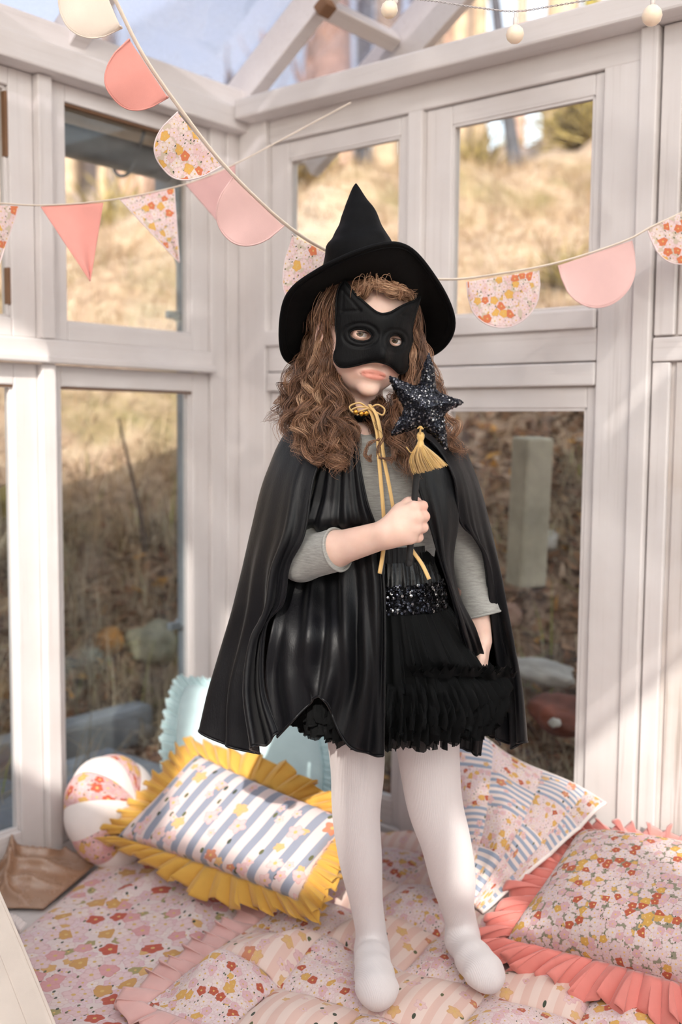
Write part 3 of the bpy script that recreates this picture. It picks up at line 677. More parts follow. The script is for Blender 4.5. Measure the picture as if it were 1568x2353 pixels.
# legs (inside the tights) and feet
HPL, KNL, ANL = P(830, 1480, 1.79), P(826, 1900, 1.775), P(850, 2165, 1.83)
HPR, KNR, ANR = P(962, 1480, 1.79), P(1012, 1900, 1.80), P(1062, 2110, 1.85)
LEG = {}
LEG['l'] = ([P(818, 1480, 1.79), P(816, 1640, 1.785), P(822, 1766, 1.78), P(819, 1870, 1.78), P(829, 1975, 1.795), P(842, 2070, 1.815), P(853, 2142, 1.828), P(855, 2190, 1.83)], [.064, .0525, .046, .041, .0372, .0288, .0265, .028])
LEG['r'] = ([P(962, 1480, 1.79), P(978, 1640, 1.79), P(986, 1740, 1.79), P(1000, 1849, 1.79), P(1024, 1932, 1.80), P(1041, 2015, 1.822), P(1051, 2081, 1.84), P(1061, 2125, 1.852), P(1064, 2160, 1.86)], [.068, .0585, .053, .0480, .0438, .0402, .0295, .0275, .027])
FOOT = {'l': ([PZ(856, 2208, .028), PZ(861, 2242, .028), PZ(866, 2272, .024), PZ(867, 2290, .018)], [.029, .032, .031, .022]),
        'r': ([PZ(1064, 2165, .028), PZ(1090, 2205, .028), PZ(1114, 2234, .024), PZ(1127, 2252, .018)], [.028, .031, .031, .021])}
def legs(F, off, feet=True):
    for s_ in 'lr':
        p, r_ = LEG[s_]; pr = spline(np.column_stack([np.array(p), r_]), 34); p, r_ = pr[:, :3], pr[:, 3]; F.chain(p, [q + off for q in r_], .006)
        q, rr = FOOT[s_]; F.caps(p[-1], q[0], r_[-1] + off, rr[0] + off, .02); F.chain(q, [t + off for t in rr], .015)
        d = q[3] - q[2]; d /= np.linalg.norm(d); sd_ = np.array([-d[1], d[0], 0])
        for t, rt in ((-.023, .0135), (-.008, .0145), (.008, .015), (.023, .0155)):
            F.caps(q[2] + sd_ * t * (1 if s_ == 'l' else -1), q[3] + sd_ * t * .85 * (1 if s_ == 'l' else -1) - d * abs(t) * .2, rt + off, rt * .9 + off, .012)
legs(F, -.004)
V, Q = F.mesh(); V = laplacian(V, Q, 1, .4)
loc = to_local(V)
lx, ly, lz = loc.T
lip = np.clip(1.25 - ((lx / .0225) ** 2 + ((lz + .0628) / .0082) ** 2), 0, 1) * (ly > .06) * (np.abs(lx) < .023)
lip = np.clip(lip * 2.2, 0, 1)
flush = np.exp(-(((np.abs(lx) - .034) / .018) ** 2 + ((lz + .045) / .02) ** 2)) * (ly > .02) + .9 * np.exp(-((np.linalg.norm(V - hp(974, 1170, 1.615), axis=1)) / .02) ** 2) + .5 * np.exp(-((np.linalg.norm(V - hp(974, 1212, 1.615), axis=1)) / .02) ** 2)
flush = flush + .55 * np.exp(-((np.abs(np.linalg.norm(loc - np.array([.031, .07, -.001]), axis=1)) / .012) ** 2)) + .55 * np.exp(-((np.linalg.norm(loc - np.array([-.031, .07, -.001]), axis=1) / .012) ** 2)) + .5 * np.exp(-(np.linalg.norm(loc - np.array([-.078, -.01, -.01]), axis=1) / .02) ** 2)
own(mesh_obj('body', V, Q, SKIN, None, True, None, {'lip': lip, 'flush': np.clip(flush, 0, 1)}))
# ---- eyes
def eye_mat():
    g = G_('eyeball'); co = g.coord(); sp = g.n('SeparateXYZ', Vector=co)
    r2 = g.math('SQRT', g.math('ADD', g.math('POWER', sp.outputs[0], 2.0), g.math('POWER', sp.outputs[2], 2.0)))
    col = g.ramp(g.math('MULTIPLY', r2, 80.0), [(0, (.004, .004, .004)), (.17, (.004, .004, .004)), (.20, c255(70, 58, 44)), (.38, c255(112, 96, 76)), (.45, c255(40, 32, 26)), (.49, c255(214, 204, 200)), (1, c255(222, 206, 200))])
    return g.finish(g.n('BsdfPrincipled', Base_Color=col, Roughness=.08, Coat_Weight=.5).outputs[0])
EYE_M = eye_mat()
for s_ in (-1, 1):
    bm = bmesh.new(); bmesh.ops.create_uvsphere(bm, u_segments=32, v_segments=20, radius=.0128); me = bpy.data.meshes.new('eye'); bm.to_mesh(me); bm.free(); me.materials.append(EYE_M)
    for p in me.polygons: p.use_smooth = True
    o = bpy.data.objects.new('eye', me); COL.objects.link(o); c = hl(.031 * s_, .0655, -.0005); d = np.array([0, 0, CAM_H + .05]) - c; d /= np.linalg.norm(d)
    M = Vector(d).to_track_quat('Y', 'Z').to_matrix().to_4x4(); M.translation = Vector(c); o.matrix_world = M; o.parent = girl; o.matrix_parent_inverse = girl_inv
    lash = [hl(.031 * s_ + .0115 * math.sin(t), .0655 + .0143 * math.cos(t * .85), .0014 + .0018 * math.cos(t) - .0016) for t in np.linspace(-1, 1, 9)]
    own(add_tube('eyelash', lash, np.array([.0003, .0006, .0007, .0008, .0008, .0008, .0007, .0006, .0003]), plain('lash_brown', c255(60, 40, 32), .7), None, 5))
# ---- tights
def tights_mat():
    g = G_('white_tights'); co = g.coord(); sp = g.n('SeparateXYZ', Vector=co)
    rib = g.math('SINE', g.math('MULTIPLY', g.math('ADD', sp.outputs[0], g.math('MULTIPLY', sp.outputs[1], .55)), 2100.0)); nz = g.noise(co, 260.0, 4)
    h = g.math('ADD', g.math('MULTIPLY', rib, .5), nz)
    col = g.mix(g.math('MULTIPLY_ADD', rib, .06, .06), c255(218, 202, 197), c255(198, 180, 175)); col = g.mix(g.ramp(g.math('MULTIPLY_ADD', sp.outputs[2], 1.5, -.35), [(0, (0, 0, 0)), (1, (1, 1, 1))]), c255(222, 216, 216), col)
    b = g.n('BsdfPrincipled', Base_Color=col, Roughness=.85, Sheen_Weight=.3)
    g.nt.links.new(g.bump(h, .3, .0008), b.inputs['Normal']); return g.finish(b.outputs[0])
F = Field(axis(-.08, .34, .0032), axis(1.58, 1.93, .0032), axis(-.02, .80, .0034))
legs(F, .0); F.ell(P(888, 1400, 1.785), (.090, .076, .10), None, .03)
V, Q = F.mesh(); own(mesh_obj('tights', laplacian(V, Q, 2), Q, tights_mat()))
# ---- grey shirt
def jersey():
    g = G_('grey_marl_jersey'); co = g.coord(); n1 = g.noise(g.map(co, (60, 60, 420)), 1.0, 4, .7); n2 = g.noise(co, 700.0, 2)
    col = g.ramp(n1, [(.3, c255(140, 139, 134)), (.7, c255(176, 175, 170))]); b = g.n('BsdfPrincipled', Base_Color=col, Roughness=.9, Sheen_Weight=.3)
    g.nt.links.new(g.bump(n2, .3, .0008), b.inputs['Normal']); return g.finish(b.outputs[0])
JERSEY = jersey()
F = Field(axis(-.17, .33, .0032), axis(1.55, 1.93, .0032), axis(.55, 1.02, .0032))
F.caps(SHL + [.02, 0, -.008], SHR - [.02, 0, .008], .041, .041, .03)
F.ell(P(855, 1100, 1.775), (.112, .082, .122), None, .03); F.ell(P(872, 1240, 1.78), (.099, .077, .115), None, .03)
F2 = Field(*F.ax)
cuff = P(776, 1263, 1.660)
e2 = ELL + (cuff - ELL) * 1.5
F2.chain([SHL, (SHL + ELL) / 2, ELL], [.040, .038, .036], .015); F2.chain([ELL, e2], [.0365, .0345], .012)
d = cuff - ELL; d /= np.linalg.norm(d); F2.half(cuff + d * .0, d, cuff - [.02, .06, .06], cuff + [.09, .06, .06], .003)
cr = P(1112, 1412, 1.785); e3 = ELR + (cr - ELR) * 1.4
F2.chain([SHR, (SHR + ELR) / 2, ELR], [.040, .038, .036], .015); F2.chain([ELR, e3], [.036, .0315], .012)
d2 = cr - ELR; d2 /= np.linalg.norm(d2); F2.half(cr, d2, cr - [.06, .06, .08], cr + [.06, .06, .0], .003)
h_ = np.clip(.5 + .5 * (F.F - F2.F) / .012, 0, 1); F.F = F.F + (F2.F - F.F) * h_ - .012 * h_ * (1 - h_)
F.chain([P(838, 925, 1.765), P(842, 958, 1.715), P(846, 996, 1.683)], [.052, .030, .008], .006, 'sub')
V, Q = F.mesh(); V = laplacian(V, Q, 2)
w = vnoise(V, 16, 3) * .0022; n_ = np.zeros_like(V)
own(mesh_obj('shirt', V + np.stack([w, w, w * .5], 1), Q, JERSEY))
for c_, dd, r_ in ((cuff, d, .0352), (cr, d2, .0325)):
    t = frames(np.array([c_ - dd * .004, c_ + dd * .004])); ring = [c_ + r_ * (math.cos(a) * t[1][0] + math.sin(a) * t[2][0]) for a in np.linspace(0, 2 * math.pi, 41)]
    own(mesh_obj('cuff', *tube_vf(ring, .0022, 6, False), JERSEY))

# ------------------------------------------------------------------ black cloth
def satin(name, base=(.010, .010, .012), rough=.34, sheen=.0, spec=.5, aniso=.35, fine=240.0):
    g = G_(name); co = g.coord(); n1 = g.noise(g.map(co, (1, 1, .22)), fine * 1.6, 4, .7); n2 = g.noise(g.map(co, (1, 1, .5)), 30.0, 5)
    b = g.n('BsdfPrincipled', Base_Color=base, Roughness=g.math('MULTIPLY_ADD', n2, .22, rough - .08), Sheen_Weight=sheen, Sheen_Roughness=.35, Specular_IOR_Level=spec, Anisotropic=aniso)
    g.nt.links.new(g.bump(g.math('ADD', g.math('MULTIPLY', n1, .5), n2), .45, .0022), b.inputs['Normal']); return g.finish(b.outputs[0])
SATIN = satin('black_satin_velvet', (.0018, .0018, .0028), .40, .06, .27)
VELVET = satin('black_velvet', (.003, .003, .0035), .7, .02, .12, 0.0, 420.0)
FELT = satin('black_felt_lining', (.005, .0042, .004), .85, .03, .1, 0.0, 500.0)
MASKV = satin('black_plush_mask', (.0022, .0022, .0026), .46, .02, .14, 0.0, 300.0)
GOLDC = fabric('gold_cord', c255(214, 176, 112), 700, .5, .4, .10)

# ---- hat: crown, brim
hat = empty('hat', (0, 0, 0)); own(hat)
hat.matrix_parent_inverse = girl_inv
def ring_in(t): return hl(.080 * math.sin(t), -.014 + .094 * math.cos(t), .062 + .030 * math.cos(t))
OUT = [(845, 574, 1.628), (938, 566, 1.652), (1000, 638, 1.71), (1044, 745, 1.79), (1004, 806, 1.855), (930, 832, 1.89), (850, 842, 1.905), (745, 850, 1.89), (687, 840, 1.855), (647, 800, 1.79), (658, 688, 1.715), (735, 613, 1.655)]
op = np.array([P(*q) for q in OUT]); N = 120
opp = spline(np.vstack([op[-2:], op, op[:3]]), (len(op) + 4) * 40 + 1)
seg = lambda t: opp[int(round((2 + (t / (2 * math.pi) * len(op))) * 40))]
rows = []
for v in np.linspace(0, 1, 16):
    row = []
    for j in range(N):
        t = 2 * math.pi * j / N; a, b = ring_in(t), seg(t); m = (a + b) / 2
        out = b - a; flat = out.copy(); 
        c = m + np.array([0, 0, .018]) * (-math.cos(t) * .6 + .9) + _f * (.012 * math.cos(t))
        q = (1 - v) ** 2 * a + 2 * v * (1 - v) * c + v * v * b
        row.append(q + np.array([0, 0, .0035 * math.sin(5 * t + 1) * v * v]))
    rows.append(row)
GB = np.array(rows); nrm = grid_normals(GB); th = .0022
vin = GB + nrm * th; vout = GB - nrm * th
o = mesh_obj('brim', np.concatenate([vin.reshape(-1, 3), vout.reshape(-1, 3)]), np.concatenate([grid_faces(N, 16, True), grid_faces(N, 16, True)[:, ::-1] + N * 16]), FELT, hat)
edge = np.vstack([GB[-1], GB[-1][:1]]); mesh_obj('brim_edge', *tube_vf(edge, .0031, 8, False), VELVET, hat)
st = GB[-2] * .55 + GB[-3] * .45 + nrm[-2] * .0026; mesh_obj('brim_stitching', *tube_vf(np.vstack([st, st[:1]]), .0009, 5, False), VELVET, hat)
CR = [(836, 606, .0680, 1.775), (832, 562, .0535, 1.778), (831, 520, .0365, 1.782), (826, 485, .0255, 1.787), (821, 452, .0138, 1.79), (819, 432, .0062, 1.79), (818.5, 422, .0012, 1.79)]
rings = [[ring_in(2 * math.pi * j / N) * .97 + hl(0, -.014, .07) * .03 for j in range(N)]]
for (x, y, r_, Y) in CR:
    c = P(x, y, Y); rings.append([c + _x * r_ * math.sin(t) * 1.02 + _f * r_ * math.cos(t) * 1.08 + np.array([0, 0, r_ * .28 * math.cos(t)]) for t in [2 * math.pi * j / N for j in range(N)]])
GC = np.array([spline(np.array(rings)[:, j], 46) for j in range(N)]).transpose(1, 0, 2)
cn = grid_normals(GC); w = vnoise(GC, 26, 1).reshape(GC.shape[:2]) * .004 + vnoise(GC * [1, 1, 3], 16, 5).reshape(GC.shape[:2]) * .003
fade = np.minimum(1, np.linspace(1.5, 0, 46))[:, None] * np.minimum(1, np.linspace(0, 6, 46))[:, None]
GC = GC + cn * (w * fade)[..., None]
mesh_obj('crown', GC.reshape(-1, 3), grid_faces(N, 46, True), VELVET, hat)
seam = GC[1] + (GC[1] - GC[1].mean(0)) * .012; mesh_obj('crown_seam', *tube_vf(np.vstack([seam, seam[:1]]), .0018, 6, False), VELVET, hat)

# ---- puffy cut-out shapes
def cutout(outline, holes, step, zfun, ptfun, edge_r):
    """triangulate a 2D outline with holes; thickness from the distance to the edge -> closed padded solid"""
    def dens(pl):
        pl = np.asarray(pl, dtype=float); r = []
        for a, b in zip(pl, np.roll(pl, -1, 0)):
            n = max(1, int(round(np.linalg.norm(b - a) / step))); r += [a + (b - a) * k / n for k in range(n)]
        return np.array(r)
    loops = [dens(outline)] + [dens(h) for h in holes]; pts = np.concatenate(loops); edges = []; fs = []; n0 = 0
    for l in loops: n = len(l); edges += [(n0 + k, n0 + (k + 1) % n) for k in range(n)]; fs.append(list(range(n0, n0 + n))); n0 += n
    def inside(p, l):
        x, y = p[:, 0][:, None], p[:, 1][:, None]; x1, y1 = l[:, 0], l[:, 1]; x2, y2 = np.roll(x1, -1), np.roll(y1, -1)
        c = ((y1 > y) != (y2 > y)) & (x < (x2 - x1) * (y - y1) / (y2 - y1 + 1e-12) + x1); return c.sum(1) % 2 == 1
    lo, hi = pts.min(0), pts.max(0); gxx, gyy = np.meshgrid(np.arange(lo[0], hi[0], step), np.arange(lo[1], hi[1], step * .87))
    gxx = gxx + (np.arange(gxx.shape[0]) % 2)[:, None] * step * .5; q = np.stack([gxx.ravel(), gyy.ravel()], 1)
    ok = inside(q, loops[0])
    for l in loops[1:]: ok &= ~inside(q, l)
    q = q[ok]; dist = np.min(np.linalg.norm(q[:, None] - pts[None], axis=2), axis=1); q = q[dist > step * .55]
    allp = np.concatenate([pts, q])
    vv, ee, ff, *_ = delaunay_2d_cdt([Vector(p) for p in allp], edges, [], 0, 1e-7)
    vv = np.array([tuple(p) for p in vv]); tri = np.array([f for f in ff if len(f) == 3]); cen = vv[tri].mean(1); ok = inside(cen, loops[0])
    for l in loops[1:]: ok &= ~inside(cen, l)
    tri = tri[ok]
    a = vv[tri]; ar = (a[:, 1, 0] - a[:, 0, 0]) * (a[:, 2, 1] - a[:, 0, 1]) - (a[:, 1, 1] - a[:, 0, 1]) * (a[:, 2, 0] - a[:, 0, 0]); tri[ar < 0] = tri[ar < 0][:, ::-1]
    d = np.min(np.linalg.norm(vv[:, None] - pts[None], axis=2), axis=1); th = zfun(vv, d)
    fr, bk_ = ptfun(vv, th), ptfun(vv, -th); n = len(vv)
    ec = {}
    for t in tri:
        for k in range(3): e = (t[k], t[(k + 1) % 3]); ec[e] = ec.get(e, 0) + 1
    rim = [(b, a, a + n, b + n) for (a, b) in ec if (b, a) not in ec]
    return np.concatenate([fr, bk_]), [tuple(t) for t in tri] + [(t[0] + n, t[2] + n, t[1] + n) for t in tri] + rim, vv, d

# ---- cat mask
MO = [(791, 644), (801, 656), (812, 670), (823, 682), (837, 694), (852, 707), (864, 716), (877, 721), (890, 720), (902, 716), (919, 706), (938, 697), (955, 690), (966, 683), (962, 700), (957, 716), (951, 736), (947, 758), (948, 782), (942, 802), (938, 818), (940, 838), (934, 852), (926, 858), (917, 857), (908, 849), (897, 840), (881, 834), (862, 831), (839, 834), (817, 840), (791, 844), (777, 840), (768, 826), (769, 812), (773, 800), (775, 776), (772, 751), (773, 719), (774, 687), (779, 662)]
mo = spline(np.array(MO + MO[:1]), 130)[:-1]
def oval(cx, cy, a, b, rot): t = np.linspace(0, 2 * math.pi, 36, endpoint=False); c, s_ = math.cos(rot), math.sin(rot); return np.stack([cx + a * np.cos(t) * c - b * np.sin(t) * s_, cy + a * np.cos(t) * s_ + b * np.sin(t) * c], 1)
HOLES = [oval(829, 770, 26, 14.5, .12), oval(909.5, 783.5, 16.5, 14.5, .15)]
def face_y(lx, lz): return .0895 - 7.0 * lx ** 2 + .019 * np.exp(-(lx / .015) ** 2 - ((lz + .030) / .024) ** 2) + .004 * np.exp(-(lx / .03) ** 2 - ((lz - .02) / .02) ** 2)
def mask_pt(p2, th):
    out = []
    for (x, y), t in zip(p2, th):
        Y = 1.70
        for _ in range(14):
            q = P(x, y, Y); l = to_local(q); Y += (l[1] - face_y(np.clip(l[0], -.085, .085), l[2]) - t) * .75
        out.append(P(x, y, Y))
    return np.array(out)
def mask_th(vv, d):
    r_ = .0016 + .0042 * np.sqrt(np.clip(d / 11, 0, 1))
    for (cx, cy, a, b) in ((829, 770, 40, 27), (909, 783, 29, 26)):      # stitched ring round each eye
        q = np.hypot((vv[:, 0] - cx) / a, (vv[:, 1] - cy) / b); r_ = r_ - .0026 * np.exp(-((q - 1) / .10) ** 2)
    for (a, b) in (((789, 668), (828, 714)), ((789, 668), (786, 716)), ((786, 716), (828, 714)), ((958, 704), (925, 724)), ((952, 732), (925, 724))):   # inner-ear seams
        a, b = np.array(a), np.array(b); ab = b - a; t = np.clip(((vv - a) @ ab) / (ab @ ab), 0, 1); dd = np.linalg.norm(vv - a - t[:, None] * ab, axis=1); r_ = r_ - .0016 * np.exp(-(dd / 3.0) ** 2)
    return np.maximum(r_, .0008)
v, f, vv, d = cutout(mo, HOLES, 3.4, mask_th, mask_pt, 0)
mask = own(mesh_obj('cat_mask', v, f, MASKV))
vtop = mask_pt(vv, mask_th(vv, d))
def on_mask(pts, up=.002): return mask_pt(np.array(pts, dtype=float), np.full(len(pts), .0045 + up))
for nm, pl in (('edge_piping', np.vstack([mo, mo[:1]])), ('eye_piping', np.vstack([HOLES[0], HOLES[0][:1]])), ('eye_piping', np.vstack([HOLES[1], HOLES[1][:1]]))):
    mesh_obj(nm, *tube_vf(mask_pt(pl, np.full(len(pl), .0002)), .0019, 6, False), MASKV, mask)
for pl in ([(840, 752), (850, 764), (858, 778), (860, 790)], [(884, 792), (880, 780), (884, 770), (894, 764)], [(791, 668), (800, 682), (815, 700), (827, 713)]):
    mesh_obj('whisker_seam', *tube_vf(on_mask(spline(np.array(pl), 12), -.0012), .0008, 5), MASKV, mask)
own(add_tube('mask_strap', [P(775, 748, 1.735), P(762, 746, 1.755), P(748, 752, 1.785), P(738, 758, 1.81)], .0045, VELVET, None, 6, .5, 14))

# ---- cape
cape = empty('cape'); own(cape)
def rowpts(r): return [P(*q) for q in r]
OUTER = [
 [(806, 962, 1.722), (790, 955, 1.74), (781, 950, 1.79), (797, 945, 1.83), (845, 940, 1.85), (890, 945, 1.83), (902, 950, 1.79), (893, 958, 1.74), (880, 966, 1.722)],
 [(775, 1003, 1.70), (722, 993, 1.725), (668, 984, 1.79), (710, 972, 1.87), (845, 965, 1.885), (975, 972, 1.87), (1036, 990, 1.79), (1012, 1000, 1.73), (985, 1010, 1.70)],
 [(722, 1090, 1.672), (668, 1080, 1.70), (613, 1085, 1.79), (700, 1080, 1.90), (845, 1080, 1.92), (1000, 1080, 1.90), (1086, 1085, 1.79), (1070, 1085, 1.715), (1042, 1090, 1.68)],
 [(698, 1225, 1.652), (640, 1220, 1.675), (581, 1215, 1.79), (690, 1210, 1.92), (845, 1210, 1.94), (1010, 1210, 1.92), (1123, 1215, 1.79), (1102, 1215, 1.72), (1058, 1196, 1.70)],
 [(664, 1300, 1.655), (612, 1310, 1.675), (563, 1310, 1.79), (680, 1320, 1.93), (845, 1320, 1.95), (1015, 1320, 1.93), (1141, 1310, 1.80), (1128, 1300, 1.74), (1104, 1262, 1.735)],
 [(650, 1385, 1.66), (598, 1400, 1.675), (546, 1395, 1.79), (675, 1400, 1.945), (845, 1400, 1.965), (1020, 1400, 1.945), (1154, 1400, 1.80), (1142, 1390, 1.76), (1121, 1370, 1.765)],
 [(610, 1440, 1.668), (575, 1480, 1.68), (532, 1475, 1.80), (670, 1480, 1.95), (845, 1480, 1.97), (1020, 1480, 1.95), (1166, 1480, 1.80), (1155, 1480, 1.775), (1132, 1475, 1.785)],
 [(606, 1580, 1.662), (555, 1590, 1.675), (512, 1585, 1.80), (660, 1560, 1.955), (845, 1560, 1.97), (1030, 1560, 1.955), (1181, 1580, 1.80), (1170, 1580, 1.785), (1145, 1575, 1.80)],
 [(640, 1690, 1.652), (560, 1728, 1.665), (494, 1672, 1.80), (640, 1630, 1.95), (845, 1630, 1.96), (1040, 1640, 1.95), (1193, 1702, 1.80), (1172, 1705, 1.79), (1142, 1704, 1.815)]]
GO = resample_rows([rowpts(r) for r in OUTER], 260, 150)
no = grid_normals(GO); U_ = np.linspace(0, 1, 260)[None, :]; V_ = np.linspace(0, 1, 150)[:, None]
amp = .0005 + .030 * np.clip((V_ - .22) / .78, 0, 1) ** 1.5
front = np.exp(-((U_ - .13) / .16) ** 2) + .55 * np.exp(-((U_ - .82) / .14) ** 2) + .3
fold = np.sin(2 * math.pi * (U_ * 11 + .35 * np.sin(6 * U_ * 3) + .10 * V_)) * .75 + .25 * np.sin(2 * math.pi * (U_ * 23 + .2) + 2.2 * V_)
fold = np.sign(fold) * np.abs(fold) ** .8
edgef = np.clip(U_ / .03, 0, 1)
GO = GO + no * (amp * fold * front * edgef)[..., None]
GO[..., 2] += (amp * .35 * fold * np.clip((V_ - .8) / .2, 0, 1))
big = vnoise(GO, 7.0, 2).reshape(GO.shape[:2]); GO = GO + no * (.005 * big * np.clip(V_ * 3, 0, 1))[..., None]
PANB = [
 [(800, 965, 1.716), (804, 970, 1.71), (808, 974, 1.706), (810, 976, 1.703), (812, 980, 1.701), (814, 983, 1.70), (816, 985, 1.70), (818, 988, 1.70)],
 [(745, 1050, 1.692), (758, 1052, 1.686), (772, 1056, 1.682), (785, 1058, 1.678), (797, 1060, 1.674), (808, 1060, 1.672), (818, 1060, 1.670), (826, 1062, 1.670)],
 [(715, 1150, 1.685), (738, 1150, 1.678), (758, 1150, 1.672), (778, 1150, 1.668), (796, 1150, 1.665), (814, 1150, 1.663), (830, 1150, 1.662), (843, 1150, 1.662)],
 [(696, 1205, 1.678), (722, 1208, 1.672), (748, 1208, 1.667), (774, 1205, 1.664), (798, 1200, 1.663), (820, 1200, 1.662), (842, 1200, 1.662), (860, 1200, 1.663)],
 [(690, 1245, 1.738), (720, 1245, 1.732), (746, 1245, 1.724), (772, 1240, 1.708), (798, 1230, 1.692), (822, 1230, 1.680), (846, 1230, 1.672), (868, 1228, 1.668)],
 [(655, 1350, 1.722), (695, 1350, 1.715), (730, 1350, 1.705), (764, 1345, 1.690), (796, 1342, 1.672), (826, 1340, 1.658), (856, 1338, 1.650), (882, 1338, 1.648)],
 [(625, 1440, 1.670), (680, 1450, 1.660), (724, 1450, 1.650), (762, 1450, 1.642), (796, 1450, 1.637), (828, 1450, 1.634), (858, 1450, 1.633), (885, 1450, 1.633)],
 [(612, 1560, 1.664), (672, 1540, 1.652), (716, 1530, 1.640), (757, 1540, 1.632), (794, 1560, 1.625), (828, 1570, 1.622), (858, 1570, 1.621), (884, 1570, 1.621)],
 [(636, 1695, 1.655), (690, 1638, 1.648), (718, 1605, 1.635), (746, 1606, 1.625), (768, 1657, 1.618), (797, 1706, 1.614), (845, 1733, 1.611), (881, 1737, 1.611)]]
PANC = [
 [(880, 966, 1.72), (886, 966, 1.72), (893, 962, 1.722)],
 [(936, 1050, 1.682), (985, 1050, 1.682), (1032, 1055, 1.695)],
 [(962, 1118, 1.670), (1008, 1120, 1.672), (1048, 1125, 1.69)],
 [(986, 1196, 1.668), (1020, 1198, 1.668), (1054, 1200, 1.695)],
 [(1010, 1280, 1.670), (1026, 1284, 1.668), (1040, 1290, 1.695)],
 [(1034, 1350, 1.678), (1044, 1358, 1.676), (1052, 1368, 1.70)],
 [(1056, 1440, 1.70), (1074, 1446, 1.695), (1094, 1452, 1.715)],
 [(1076, 1540, 1.765), (1098, 1540, 1.76), (1122, 1540, 1.765)],
 [(1062, 1640, 1.805), (1090, 1640, 1.80), (1118, 1640, 1.80)],
 [(1055, 1714, 1.815), (1086, 1731, 1.808), (1106, 1735, 1.81)]]
def panel(rows, nu, nv, nf, amp, seed, sweep=0.0):
    G = resample_rows([rowpts(r) for r in rows], nu, nv); n = grid_normals(G); U = np.linspace(0, 1, nu)[None, :]; V = np.linspace(0, 1, nv)[:, None]
    fo = np.sin(2 * math.pi * (U * nf + sweep * V + .2 * np.sin(5 * V + seed))) * .7 + .4 * np.sin(2 * math.pi * (U * nf * 1.9 - sweep * .6 * V) + seed)
    a = amp * np.clip(V * 1.3, .12, 1) * np.clip(U / .06, 0, 1) * np.clip((1 - U) / .05, .0, 1)
    s_ = np.sign(n[..., 1].mean()) * -1; G = G + n * s_ * (a * fo)[..., None]
    return G + n * s_ * (.004 * vnoise(G, 9, seed).reshape(nv, nu))[..., None]
GBp = panel(PANB, 130, 170, 3.2, .0105, 1.0, 1.0); GCp = panel(PANC, 50, 130, 1.6, .005, 2.0)
for nm, G in (('outer_drape', GO), ('front_panel', GBp), ('front_panel', GCp)):
    o = sheet(nm, G, SATIN, cape, .0014)
for nm, pl in (('hem', GO[-1]), ('hem', GBp[-1]), ('hem', GCp[-1]), ('edge_seam', GBp[:, -1]), ('edge_seam', GCp[:, 0]), ('edge_seam', GO[20:, 0]), ('edge_seam', GO[20:, -1])):
    mesh_obj(nm, *tube_vf(pl, .0021, 6), SATIN, cape)
# collar, cord, beads
def ringpath(c, rx, ry, tilt, a0, a1, n): return [c + np.array([rx * math.sin(a), -ry * math.cos(a), tilt * math.cos(a)]) for a in np.linspace(a0, a1, n)]
cc = P(841, 948, 1.775)
cv, cf = tube_vf(ringpath(cc, .047, .050, -.008, 0, 2 * math.pi, 49), .0085, 8, False); cv = np.array(cv)
mesh_obj('collar', cv, cf, VELVET, cape)
cord = MB()
CP = lambda l: spline(np.array([P(*q) for q in l]), 60)
for l in ([(846, 934, 1.706), (858, 960, 1.694), (868, 1000, 1.680), (872, 1060, 1.664), (877, 1120, 1.654), (882, 1180, 1.650), (884, 1230, 1.650), (880, 1276, 1.640), (873, 1318, 1.630)],
          [(850, 930, 1.704), (866, 955, 1.690), (876, 1000, 1.678), (884, 1060, 1.664), (894, 1110, 1.656), (903, 1160, 1.652), (915, 1215, 1.650), (946, 1262, 1.640), (970, 1296, 1.628), (987, 1331, 1.622)]):
    cord.add(*tube_vf(CP(l), .0042, 6, True, .35))
for l in ([(846, 938, 1.704), (826, 926, 1.700), (804, 934, 1.70), (812, 948, 1.698), (832, 944, 1.698), (848, 938, 1.70)], [(850, 938, 1.702), (868, 930, 1.697), (884, 940, 1.697), (880, 954, 1.695), (866, 948, 1.697), (850, 940, 1.70)], [(846, 936, 1.702), (822, 936, 1.698), (808, 944, 1.697), (824, 954, 1.696)]):
    cord.add(*tube_vf(CP(l), .0030, 6, True, .5))
cord.build('gold_tie', GOLDC, cape)['label'] = 'flat gold tie cord with a bow'
GOLD = plain('gold_metal', c255(214, 160, 70), .3, 0, 50, .05, Metallic=.9)
for k, (x, y) in enumerate(((818, 947), (831, 951), (842, 950))):
    bm = bmesh.new(); bmesh.ops.create_uvsphere(bm, u_segments=12, v_segments=8, radius=.0042); me = bpy.data.meshes.new('gold_bead'); bm.to_mesh(me); bm.free(); me.materials.append(GOLD); o = bpy.data.objects.new('gold_bead', me); COL.objects.link(o); o.location = P(x, y, 1.693); o.parent = cape

